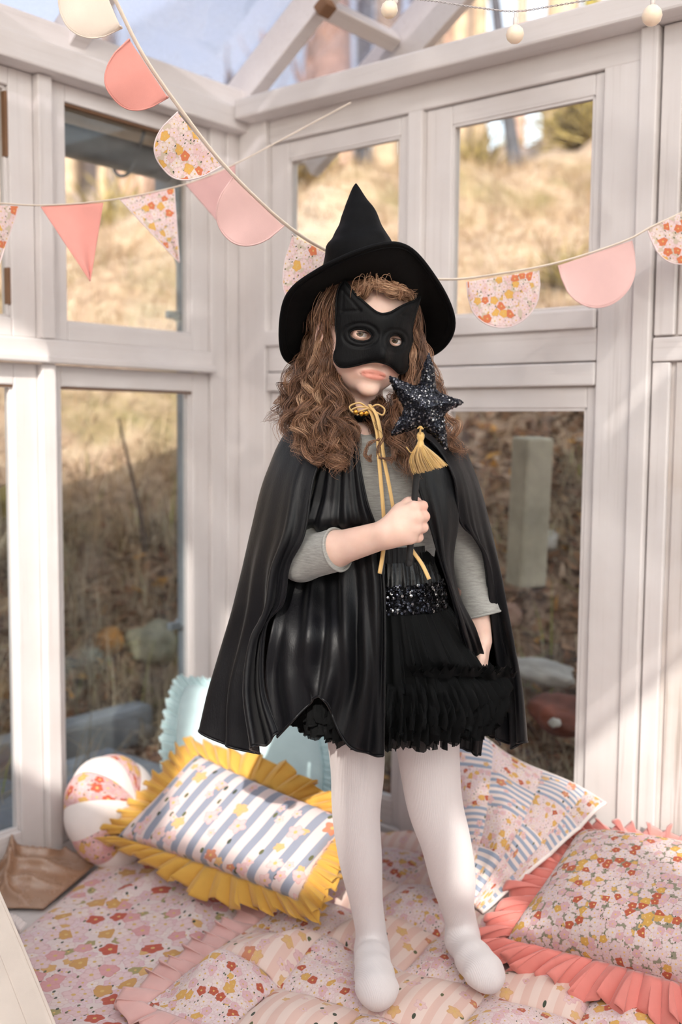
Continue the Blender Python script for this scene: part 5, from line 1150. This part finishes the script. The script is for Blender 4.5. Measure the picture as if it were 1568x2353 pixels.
def ruffle(name, path, out, nrm, w, amp, waves, mat, parent, seed=0, closed=False, nr=9, n=700, droop=0.0, lip=.35):
    """gathered strip sewn along path: folds grow from the seam outwards"""
    rr = np.random.RandomState(seed); p = spline(path, n); o_ = spline(out, n); m_ = spline(nrm, n)
    o_ = o_ / (np.linalg.norm(o_, axis=1)[:, None] + 1e-9); m_ = m_ / (np.linalg.norm(m_, axis=1)[:, None] + 1e-9); T = np.gradient(p, axis=0); T /= np.linalg.norm(T, axis=1)[:, None] + 1e-9
    k = rr.uniform(.35, 1.65, n); kern = np.ones(9) / 9; k = np.convolve(np.pad(k, 4, 'edge'), kern, 'valid') ** 1.6; ph = np.cumsum(k); ph = ph / ph[-1] * 2 * math.pi * waves; A = 1 + .45 * np.sin(ph * .37 + seed) ; rows = []
    for r_ in np.linspace(0, 1, nr):
        q = r_ ** .6; h = amp * q * A * (np.sin(ph) + .25 * np.sin(2 * ph + 1 + 2 * r_)); sl = amp * 1.05 * q * A * np.sin(2 * ph) * .45
        rows.append(p + o_ * (w * r_ * (1 + .12 * np.sin(ph * .61 + seed)))[:, None] + m_ * (h + amp * .6 * q - droop * r_ ** 1.6)[:, None] + T * sl[:, None])
    return sheet(name, np.array(rows), mat, parent, .0012)
def pillow(name, c4, t, mat, parent, puff=.42, seed=0, nu=70, nv=56, uvs=(1, 1), corner=.10, wr=.004, roundc=0.0):
    """cushion on the quad c4 = BL, BR, TR, TL; returns edge path, outward, normal for a ruffle"""
    BL, BR, TR, TL = [np.asarray(c, dtype=float) for c in c4]; u = np.linspace(0, 1, nu); v = np.linspace(0, 1, nv); U, V_ = np.meshgrid(u, v)
    a, b = 2 * U - 1, 2 * V_ - 1
    if roundc: a, b = a * np.sqrt(1 - roundc * b * b / 2), b * np.sqrt(1 - roundc * a * a / 2); U, V_ = (a + 1) / 2, (b + 1) / 2; a, b = 2 * np.meshgrid(u, v)[0] - 1, 2 * np.meshgrid(u, v)[1] - 1
    # seams pull in between the corners
    pin = corner * .5; U2 = U - pin * np.sign(a) * np.abs(a) ** 6 * (1 - b ** 2) * .5; V2 = V_ - pin * np.sign(b) * np.abs(b) ** 6 * (1 - a ** 2) * .5
    base = ((1 - U2) * (1 - V2))[..., None] * BL + (U2 * (1 - V2))[..., None] * BR + (U2 * V2)[..., None] * TR + ((1 - U2) * V2)[..., None] * TL
    n = np.cross(BR - BL, TL - BL); n /= np.linalg.norm(n)
    if n @ (EYE - base.mean((0, 1))) < 0: n = -n
    h = t * np.clip((1 - a ** 4) * (1 - b ** 4), 0, 1) ** puff
    wob = vnoise(base, 11, seed).reshape(U.shape) * wr + np.abs(vnoise(base, 24, seed + 4).reshape(U.shape)) * -wr * .9 * np.exp(-((1 - np.maximum(np.abs(a), np.abs(b))) / .25) ** 2)
    e = np.clip((1 - np.maximum(np.abs(a), np.abs(b))) * 8, 0, 1); top = base + n * (h + wob * e)[..., None]; bot = base - n * (h * .75)[..., None]
    L1, L2 = np.linalg.norm(BR - BL), np.linalg.norm(TL - BL); du = np.linalg.norm(np.diff(top, axis=1), axis=2); dv_ = np.linalg.norm(np.diff(top, axis=0), axis=2); ua = np.concatenate([np.zeros((nv, 1)), np.cumsum(du, 1)], 1); va = np.concatenate([np.zeros((1, nu)), np.cumsum(dv_, 0)], 0); uv = np.stack([ua - ua[:, nu // 2][:, None], va - va[nv // 2][None]], -1) + 2.0
    vtx = np.concatenate([top.reshape(-1, 3), bot.reshape(-1, 3)]); fs = np.concatenate([grid_faces(nu, nv), grid_faces(nu, nv)[:, ::-1] + nu * nv])
    mesh_obj(name, vtx, fs, mat, parent, True, np.concatenate([uv.reshape(-1, 2)] * 2))
    ring = np.concatenate([base[0, :], base[1:, -1], base[-1, -2::-1], base[-2::-1, 0]]); c = base.mean((0, 1)); ou = ring - c; ou -= n * (ou @ n)[:, None]
    return ring, ou, np.broadcast_to(n, ring.shape).copy(), n

# ------------------------------------------------------------------ on the floor
def flat_sheet(name, c0, a, b, s0, s1, t0, t1, ns, nt, hf, mat, parent=None, thick=.012):
    s_ = np.linspace(s0, s1, ns); t = np.linspace(t0, t1, nt); Sg, Tg = np.meshgrid(s_, t); xy = c0[None, None, :2] + Sg[..., None] * a + Tg[..., None] * b
    for n_, in ((dR[:2],), (-dL[:2],)):
        dd = (xy - CORNER[:2]) @ n_; xy = xy + n_ * np.maximum(0, .022 - dd)[..., None]
    z = hf(Sg, Tg, xy); G = np.concatenate([xy, z[..., None]], -1); return sheet(name, G, mat, parent, thick, np.stack([Tg, Sg], -1)), G
# large floral blanket
b0 = PZ(60, 2112, -.035); b1 = PZ(222, 1972, -.035); ab = (b1 - b0)[:2]; ab /= np.linalg.norm(ab); bb = np.array([ab[1], -ab[0]])
def hb(s, t, xy):
    z = -.040 + .006 * np.sin(9 * s + 3 * t) * np.sin(7 * t - 2 * s); x = xy.reshape(-1, 2); z = z + .010 * vnoise(np.column_stack([x, x[:, 0] * 0]), 7, 2).reshape(s.shape)
    z = z + .020 * np.exp(-(((t - .18 - .5 * (s - .20)) / .022) ** 2)) * np.exp(-(((s - .26) / .16) ** 2)) + .016 * np.exp(-(((t - .30 + .25 * (s - .20)) / .02) ** 2)) * np.exp(-(((s - .16) / .12) ** 2))
    return z - .03 * np.exp(-np.clip(t, 0, 9) / .02)
bl = empty('floral_blanket', (float(b0[0]), float(b0[1]), -.075)); tag(bl, 'cotton floor blanket with large rust, pink and yellow flowers at lower left', 'blanket')
o, _ = flat_sheet('cover', np.array([b0[0], b0[1]]), ab, bb, -.75, .62, 0, .95, 150, 110, hb, BIG, None, .014); o.parent = bl; o.matrix_parent_inverse = bl.matrix_world.inverted() if False else Matrix.Translation((-float(b0[0]), -float(b0[1]), .075))
# pink patchwork quilt
q0 = PZ(336, 2290, -.005); q1 = PZ(602, 2097, -.005); aq = (q1 - q0)[:2]; aq /= np.linalg.norm(aq); bq = np.array([aq[1], -aq[0]]); QB = (float(q0[0]), float(q0[1]), -.075)
FEET = [(PZ(864, 2265, 0)[:2], .085), (PZ(856, 2210, 0)[:2], .075), (PZ(1108, 2230, 0)[:2], .085), (PZ(1066, 2165, 0)[:2], .075)]
def hq(s, t, xy):
    fs, ft = (s / PATCH) % 1, (t / PATCH) % 1; puff = (np.abs(np.sin(math.pi * fs)) * np.abs(np.sin(math.pi * ft))) ** .42
    chan = np.abs(np.sin(math.pi * t / (PATCH / 3))) ** .6; par = (np.floor(s / PATCH) + np.floor(t / PATCH)) % 2
    x = xy.reshape(-1, 2); nz = vnoise(np.column_stack([x, x[:, 0] * 0]), 6.5, 9).reshape(s.shape); n2 = vnoise(np.column_stack([x, x[:, 0] * 0]), 15, 4).reshape(s.shape)
    z = -.040 + .036 * puff + .004 * chan * puff * par + .012 * nz + .006 * n2
    z = z + .040 * np.exp(-(((t - .16 - .35 * (s - .3)) / .05) ** 2)) * np.exp(-(((s - .28) / .16) ** 2)) + .030 * np.exp(-(((t - .05) / .05) ** 2 + ((s - .14) / .08) ** 2)) + .02 * np.exp(-(((t - .62 + .3 * s) / .05) ** 2)) * np.exp(-(((s - .12) / .14) ** 2))
    for (f, r_) in FEET: k = np.exp(-((xy[..., 0] - f[0]) ** 2 + (xy[..., 1] - f[1]) ** 2) / r_ ** 2 * 1.6); z = z * (1 - k) + -.010 * k
    e = np.minimum(np.minimum(s, t), .05) / .05; return z * np.clip(e, 0, 1) ** .5 + -.020 * (1 - np.clip(e, 0, 1) ** .5)
ql = empty('patchwork_quilt', QB); tag(ql, 'puffy pale pink patchwork quilt with small flowers under the feet', 'quilt'); qinv = Matrix.Translation((-QB[0], -QB[1], .075))
o, GQ = flat_sheet('quilted_top', np.array([q0[0], q0[1]]), aq, bq, 0, .88, 0, 1.25, 260, 300, hq, QUILT, None, .010); o.parent = ql; o.matrix_parent_inverse = qinv
pth = np.vstack([GQ[::-1, 0][-110:], GQ[0, 1:200]]); cq = GQ.mean((0, 1)); ou = np.concatenate([np.tile(np.array([-aq[0], -aq[1], .0]), (110, 1)), np.tile(np.array([-bq[0], -bq[1], .0]), (199, 1))])
for k in range(-18, 19): w_ = (k + 18) / 36; ou[110 + k] = (1 - w_) * np.array([-aq[0], -aq[1], 0]) + w_ * np.array([-bq[0], -bq[1], 0])
o = ruffle('frill', pth[::4], ou[::4], np.tile([0, 0, 1.0], (len(pth[::4]), 1)), .058, .014, 30, DUSTY, None, 3, n=900, droop=.006); o.parent = ql; o.matrix_parent_inverse = qinv; o['label'] = 'dusty pink gathered frill'
def at_base(name, pts, label, cat, **kw):
    c = np.mean(np.asarray(pts), axis=0); c[2] = np.min(np.asarray(pts)[:, 2]); e = empty(name, c); tag(e, label, cat, **kw); return e
def adopt(root, objs):
    for o in objs:
        if o.parent is None: o.parent = root; o.matrix_parent_inverse = Matrix.Translation(-Vector(root.location))
def with_parts(root, fn):
    before = set(bpy.data.objects); r = fn(); adopt(root, [o for o in bpy.data.objects if o not in before and o.parent is None]); return r
# striped cushion with mustard frill
C4 = [P(270, 1922, 2.235), P(682, 2068, 1.955), P(806, 1886, 2.04), P(453, 1734, 2.30)]
r = at_base('striped_cushion', C4, 'blue and white striped floral cushion with a mustard gathered frill', 'cushion')
def mk():
    ring, ou, nn, n = pillow('cover', C4, .036, STRIPED, None, .40, 3); ruffle('frill', ring[::3], ou[::3], nn[::3], .062, .016, 48, MUSTARD, None, 5, n=1500, droop=.012)
with_parts(r, mk)
# pale blue cushion
C4 = [P(392, 1815, 2.33), P(760, 1890, 2.22), P(745, 1650, 2.43), P(405, 1552, 2.56)]
r = at_base('blue_cushion', C4, 'pale blue cushion with a soft frilled edge leaning in the corner', 'cushion')
def mk():
    ring, ou, nn, n = pillow('cover', C4, .048, PALEBLUE, None, .42, 8, wr=.006, roundc=.55); ruffle('frill', ring[::3], ou[::3], nn[::3], .040, .007, 70, PALEBLUE, None, 6, n=1300)
with_parts(r, mk)
# ditsy cushion with coral frill
BLc, BRc = PZ(1166, 2158, .028), PZ(1568, 2268, .04); dirc = (BRc - BLc); TLc = P(1332, 1915, 2.06); C4 = [BLc, BLc + dirc * 1.45, TLc + dirc * 1.35 + [0.03, 0.02, 0.0], TLc]
r = at_base('ditsy_cushion', C4, 'large floral cushion with a coral pink frill at right', 'cushion')
def mk():
    ring, ou, nn, n = pillow('cover', C4, .072, DITSY, None, .45, 12, 80, 70); ruffle('frill', ring[::3], ou[::3], nn[::3], .076, .019, 60, CORAL, None, 8, n=2600, droop=.030)
with_parts(r, mk)
# blue patchwork throw draped in the corner at right
TR_ = [[(950, 1640, 2.24), (1040, 1668, 2.235), (1110, 1702, 2.215), (1215, 1762, 2.165), (1320, 1806, 2.12), (1392, 1848, 2.05)],
       [(955, 1780, 2.16), (1040, 1790, 2.15), (1110, 1800, 2.12), (1200, 1835, 2.09), (1270, 1870, 2.055), (1310, 1922, 2.015)],
       [(975, 1920, 2.10), (1045, 1915, 2.09), (1100, 1910, 2.06), (1160, 1930, 2.03), (1195, 1970, 2.01), (1218, 2002, 1.99)],
       [(1000, 2050, 2.03), (1040, 2040, 2.02), (1060, 2050, 2.00), (1080, 2070, 1.985), (1096, 2085, 1.98), (1110, 2096, 1.975)]]
GT = resample_rows([[P(*q) for q in r_] for r_ in TR_], 130, 110); nT = grid_normals(GT); sg = 1 if nT[..., 1].mean() < 0 else -1
Ug, Vg = np.meshgrid(np.linspace(0, .50, 130), np.linspace(0, .44, 110)); pf = (np.abs(np.sin(math.pi * Ug / .11)) * np.abs(np.sin(math.pi * Vg / .11))) ** .45
GT = GT + nT * sg * (.008 * pf + .010 * vnoise(GT, 9, 7).reshape(110, 130) + .010 * np.exp(-((Ug - .20 - .3 * Vg) / .03) ** 2))[..., None]
r = at_base('patchwork_throw', GT.reshape(-1, 3), 'blue-striped floral patchwork throw draped between the legs and the coral cushion', 'throw')
def mk():
    sheet('quilted_top', GT, THROW, None, .006, np.stack([Ug, Vg], -1)); mesh_obj('binding', *tube_vf(np.vstack([GT[0, ::3], GT[1:, -1]]), .0042, 8), WHITEC)
with_parts(r, mk)
# round gored cushion
pc = P(262, 1864, 2.37); r = empty('round_cushion', (pc[0], pc[1], -.045)); tag(r, 'round segmented cushion in white and floral panels by the left wall', 'cushion')
ax = np.array([.80, -.42, .42]); ax /= np.linalg.norm(ax); e1 = np.cross(ax, [0, 0, 1.0]); e1 /= np.linalg.norm(e1); e2 = np.cross(ax, e1); RR, HH = .130, .078
SEG = cotton('panel_floral_cotton', lambda g, uv: floral(g, uv, 30.0, c255(226, 180, 176), [(0, c255(232, 190, 194)), (.6, c255(226, 176, 176)), (.8, c255(222, 176, 100))], [(0, c255(234, 196, 198)), (.4, c255(226, 170, 172)), (.60, c255(200, 92, 66)), (.82, c255(226, 178, 96))]))
def mk():
    for k in range(10):
        G = []
        for v_ in np.linspace(-1, 1, 25):
            row = []
            for u_ in np.linspace(0, 1, 11):
                a = 2 * math.pi * (k + u_ + .30) / 10; ph = v_ * math.pi / 2; bulge = 1 + .035 * math.sin(math.pi * u_); rad = RR * math.cos(ph) ** .7 * bulge; row.append(pc + e1 * rad * math.cos(a) + e2 * rad * math.sin(a) + ax * HH * math.sin(ph))
            G.append(row)
        uu = np.stack(np.meshgrid(np.linspace(0, .09, 11) + k * .3, np.linspace(0, .3, 25)), -1); sheet('panel', np.array(G), WHITEC if k % 2 else SEG, None, 0, uu)
    v, f = lathe_vf([(0, .006), (.010, .005), (.014, 0), (0, -.002)], 16); o = mesh_obj('button', v, f, WHITEC); M = Vector(ax).to_track_quat('Z', 'Y').to_matrix().to_4x4(); M.translation = Vector(pc + ax * HH); o.matrix_world = M; o.parent = None
with_parts(r, mk)
# tan satin heap
Ug, Vg = np.meshgrid(np.linspace(0, 1, 140), np.linspace(0, 1, 110)); A0, A1, A2, A3 = PZ(-120, 2085, -.068), PZ(100, 2088, -.066), PZ(244, 1985, -.06), PZ(-120, 1945, -.03)
GS = ((1 - Ug) * (1 - Vg))[..., None] * A0 + (Ug * (1 - Vg))[..., None] * A1 + (Ug * Vg)[..., None] * A2 + ((1 - Ug) * Vg)[..., None] * A3
env = np.sin(math.pi * np.clip(Vg, 0, 1)) ** .7 * np.clip((1 - Ug) * 4, 0, 1)
nz = vnoise(GS * [1, .6, 1], 9, 3).reshape(110, 140); GS[..., 2] += env * (.012 + .012 * np.sin(8 * Ug + 5 * Vg + 3 * nz) + .042 * (1 - np.abs(np.sin(7.5 * Ug + 4.2 * Vg + 2.6 * nz))) ** 3 + .026 * (1 - np.abs(np.sin(9 * Ug - 8 * Vg + 3.4 * nz + 1))) ** 3) + .02 * Vg
TAN = satin('tan_satin', c255(164, 128, 102), .24, 0, 1.0, .4, 300); o = sheet('satin_cloth', GS, TAN, None, .003); tag(o, 'crumpled tan satin cloth at the foot of the left wall', 'cloth')
# small white lace edge
lp = np.array([PZ(-20, 2098, -.045), PZ(30, 2100, -.04), PZ(62, 2122, -.045)]); o = ruffle('lace_edging', lp, np.tile([-.1, -1.0, -.2], (3, 1)), np.tile([0, 0, 1.0], (3, 1)), .030, .006, 9, WHITEC, None, 2, n=160); tag(o, 'scrap of white lace edging between the tan satin and the canvas flap', 'lace')
# cream canvas flap at lower left
ed = spline(np.array([P(-70, 1880, 1.86), P(-20, 2010, 1.75), P(50, 2172, 1.63), P(124, 2353, 1.52), P(170, 2480, 1.455)]), 60); far = ed + np.array([-.30, -.06, -.02]); Wt = np.linspace(0, 1, 30)
GF = ed[:, None] * (1 - Wt)[None, :, None] + far[:, None] * Wt[None, :, None]; GF[..., 1] += (.012 * np.sin(Wt * 9))[None]; GF[..., 2] = np.maximum(GF[..., 2], -.072)
r = at_base('canvas_flap', GF.reshape(-1, 3), 'plain cream canvas tent flap in the lower left corner', 'canvas')
def mk():
    sheet('panel', GF, IVORY, None, .003)
    for k in (4, 8): mesh_obj('seam', *tube_vf(GF[:, k] + [0, -.0016, .0006], .0014, 6), IVORY)
    mesh_obj('hem', *tube_vf(GF[:, 0], .0028, 8), IVORY)
with_parts(r, mk)

# ------------------------------------------------------------------ bunting
def flag_mesh(a, b, down, depth, shape, mat, root, nrm, seed=0, name='flag', rnd=.5):
    """cloth flag sewn on the line a-b; shape = profile function giving length at u in 0..1"""
    nu, nv = 30, 22; U = np.linspace(0, 1, nu); rows = []
    L = np.linalg.norm(b - a); d = down / np.linalg.norm(down)
    for v in np.linspace(0, 1, nv):
        row = []
        for u in U:
            if shape == 'tri': w = 1 - v; uu = .5 + (u - .5) * w; p = a + (b - a) * uu + d * depth * v
            else:
                l = depth * (1 - rnd + rnd * math.sqrt(max(0, 1 - (2 * u - 1) ** 2))) if rnd < 1 else depth * math.sqrt(max(0, 1 - abs(2 * u - 1) ** 2.4)); p = a + (b - a) * u + d * l * v
            row.append(p + nrm * (.006 * math.sin(3 * u + seed) * v + .003 * math.sin(9 * u + seed * 2) * v))
        rows.append(row)
    G = np.array(rows); uv = np.stack([(G - a) @ ((b - a) / L) + seed * .37, (G - a) @ d + seed * .21], -1)
    o = sheet(name, G, mat, None, .0016, uv)
    return o, G
def bunting(name, line, tape_w, flags, label, nrm):
    root = empty(name, line[0]); tag(root, label, 'bunting')
    def mk():
        p = spline(line, 140); mesh_obj('tape', *tube_vf(p, tape_w, 8, True, .35), CREAM)
        for k, (pa, pb, tipv, mat, shape, lab, rd) in enumerate(flags):
            mid = (pa + pb) / 2; dn = tipv - mid; o, G = flag_mesh(pa, pb, dn, np.linalg.norm(dn), shape, mat, root, nrm, k + 1, 'flag', rd); o['label'] = lab
            rim = np.vstack([G[:, 0], G[-1], G[::-1, -1]]) if shape != 'tri' else np.vstack([G[:, 0], G[::-1, -1]])
            h = mesh_obj('hem', *tube_vf(rim, .0016, 5), mat); h.parent = o
    with_parts(root, mk); return root
def yl(x): return float(np.interp(x, [130, 755, 900, 1020, 1180, 1568, 1700], [1.66, 1.90, 1.96, 2.0, 2.05, 1.99, 1.95]))
def sc_(x, y): return P(x, y, yl(x))
line = [sc_(*q) for q in ((225, -75), (265, 0), (330, 128), (420, 258), (520, 385), (650, 510), (755, 578), (880, 627), (1020, 642), (1130, 632), (1280, 604), (1430, 556), (1500, 520), (1568, 488), (1680, 425))]
sk = lambda a, b, t, m, lab, rd: (sc_(*a), sc_(*b), np.array(P(t[0], t[1], yl((a[0] + b[0]) / 2))), m, 'half', lab, rd)
bunting('scallop_bunting', line, .0058, [
    sk((205, -105), (276, 60), (146, 42), IVORY, 'ivory rounded flag', 1), sk((298, 92), (384, 222), (256, 220), CORALF, 'coral rounded flag', 1), sk((408, 258), (508, 382), (372, 386), FLAG, 'floral rounded flag', 1),
    sk((534, 408), (652, 520), (520, 545), PINKF, 'blush pink rounded flag', 1), sk((672, 540), (775, 596), (672, 690), FLAG, 'small floral flag half hidden by the hat', 1),
    sk((1073, 648), (1238, 622), (1166, 752), FLAG, 'floral rounded flag right of the hat', .72), sk((1284, 610), (1452, 553), (1396, 703), PINKF, 'blush pink rounded flag over the window stile', .76), sk((1489, 528), (1640, 452), (1596, 600), FLAG, 'floral rounded flag at the right edge', .8)],
    'scalloped bunting sweeping down from the upper left behind the hat', np.array([-.2, -1.0, 0]))
yt = lambda x: float(np.interp(x, [-60, 410, 530, 810], [2.02, 2.22, 2.25, 2.27]))
tp = lambda x, y: P(x, y, yt(x))
line = [tp(*q) for q in ((-80, 462), (0, 467), (90, 472), (200, 466), (300, 452), (410, 428), (480, 404), (530, 382), (620, 336), (720, 282), (806, 236))]
tr = lambda a, b, t, m, lab: (tp(*a), tp(*b), np.array(P(t[0], t[1], yt((a[0] + b[0]) / 2))), m, 'tri', lab, 0)
bunting('triangle_bunting', line, .0045, [tr((-60, 470), (44, 474), (-14, 640), FLAG, 'floral triangular flag at the left edge'), tr((95, 475), (236, 466), (207, 645), CORALF, 'coral triangular flag'), tr((276, 458), (400, 431), (412, 603), FLAG, 'floral triangular flag'), tr((428, 424), (540, 378), (536, 548), PINKF2, 'dusty rose triangular flag behind the blush one')],
    'triangle bunting strung along the left wall to the right-hand beam', np.array([.3, -1.0, 0]))
# ------------------------------------------------------------------ string lights
BULB = G_('frosted_bulb'); BULB = BULB.finish(BULB.n('BsdfPrincipled', Base_Color=c255(246, 226, 206), Roughness=.35, Subsurface_Weight=.6, Subsurface_Radius=(.02, .015, .01), Subsurface_Scale=1.0).outputs[0])
WIRE = plain('clear_wire', c255(196, 190, 190), .35, 0, 60, .05)
SOCK = plain('clear_socket', c255(226, 218, 214), .3, 0, 60, .05)
lt = empty('string_lights', P(1185, 40, 1.95)); tag(lt, 'string of small round frosted bulbs on clear wire under the roof', 'string lights')
def mk():
    wp = spline([P(*q) for q in ((800, -70, 1.72), (930, -10, 1.74), (1010, 4, 1.78), (1100, 18, 1.82), (1185, 26, 1.86), (1270, 14, 1.84), (1380, -4, 1.80), (1500, -20, 1.76), (1640, -60, 1.7))], 260)
    t, U, V = frames(wp); a = np.arange(260) * .85
    for s_ in (0, math.pi): mesh_obj('wire', *tube_vf(wp + .0011 * (np.cos(a + s_)[:, None] * U + np.sin(a + s_)[:, None] * V), .0008, 5), WIRE)
    for (bx, by, tx, ty, Y, r_) in ((895, 22, 914, -4, 1.73, .0140), (1184, 79, 1185, 30, 1.86, .0158), (1499, 36, 1502, -20, 1.76, .0168)):
        c, tpn = P(bx, by, Y), P(tx, ty, Y); d = tpn - c; L = np.linalg.norm(d); d /= L
        prof = [(0, -r_), (r_ * .5, -r_ * .87), (r_ * .87, -r_ * .5), (r_, 0), (r_ * .87, r_ * .5), (r_ * .5, r_ * .87), (.0036, r_ * 1.0)]
        v, f = lathe_vf(prof, 24); o = mesh_obj('bulb', v, f, BULB); M = Vector(d).to_track_quat('Z', 'Y').to_matrix().to_4x4(); M.translation = Vector(c); o.matrix_world = M
        v, f = lathe_vf([(.0036, r_ * .96), (.0042, r_), (.0042, r_ + (L - r_) * .6), (.0026, r_ + (L - r_) * .62), (.0022, L)], 14); o = mesh_obj('socket', v, f, SOCK); o.matrix_world = M
with_parts(lt, mk)
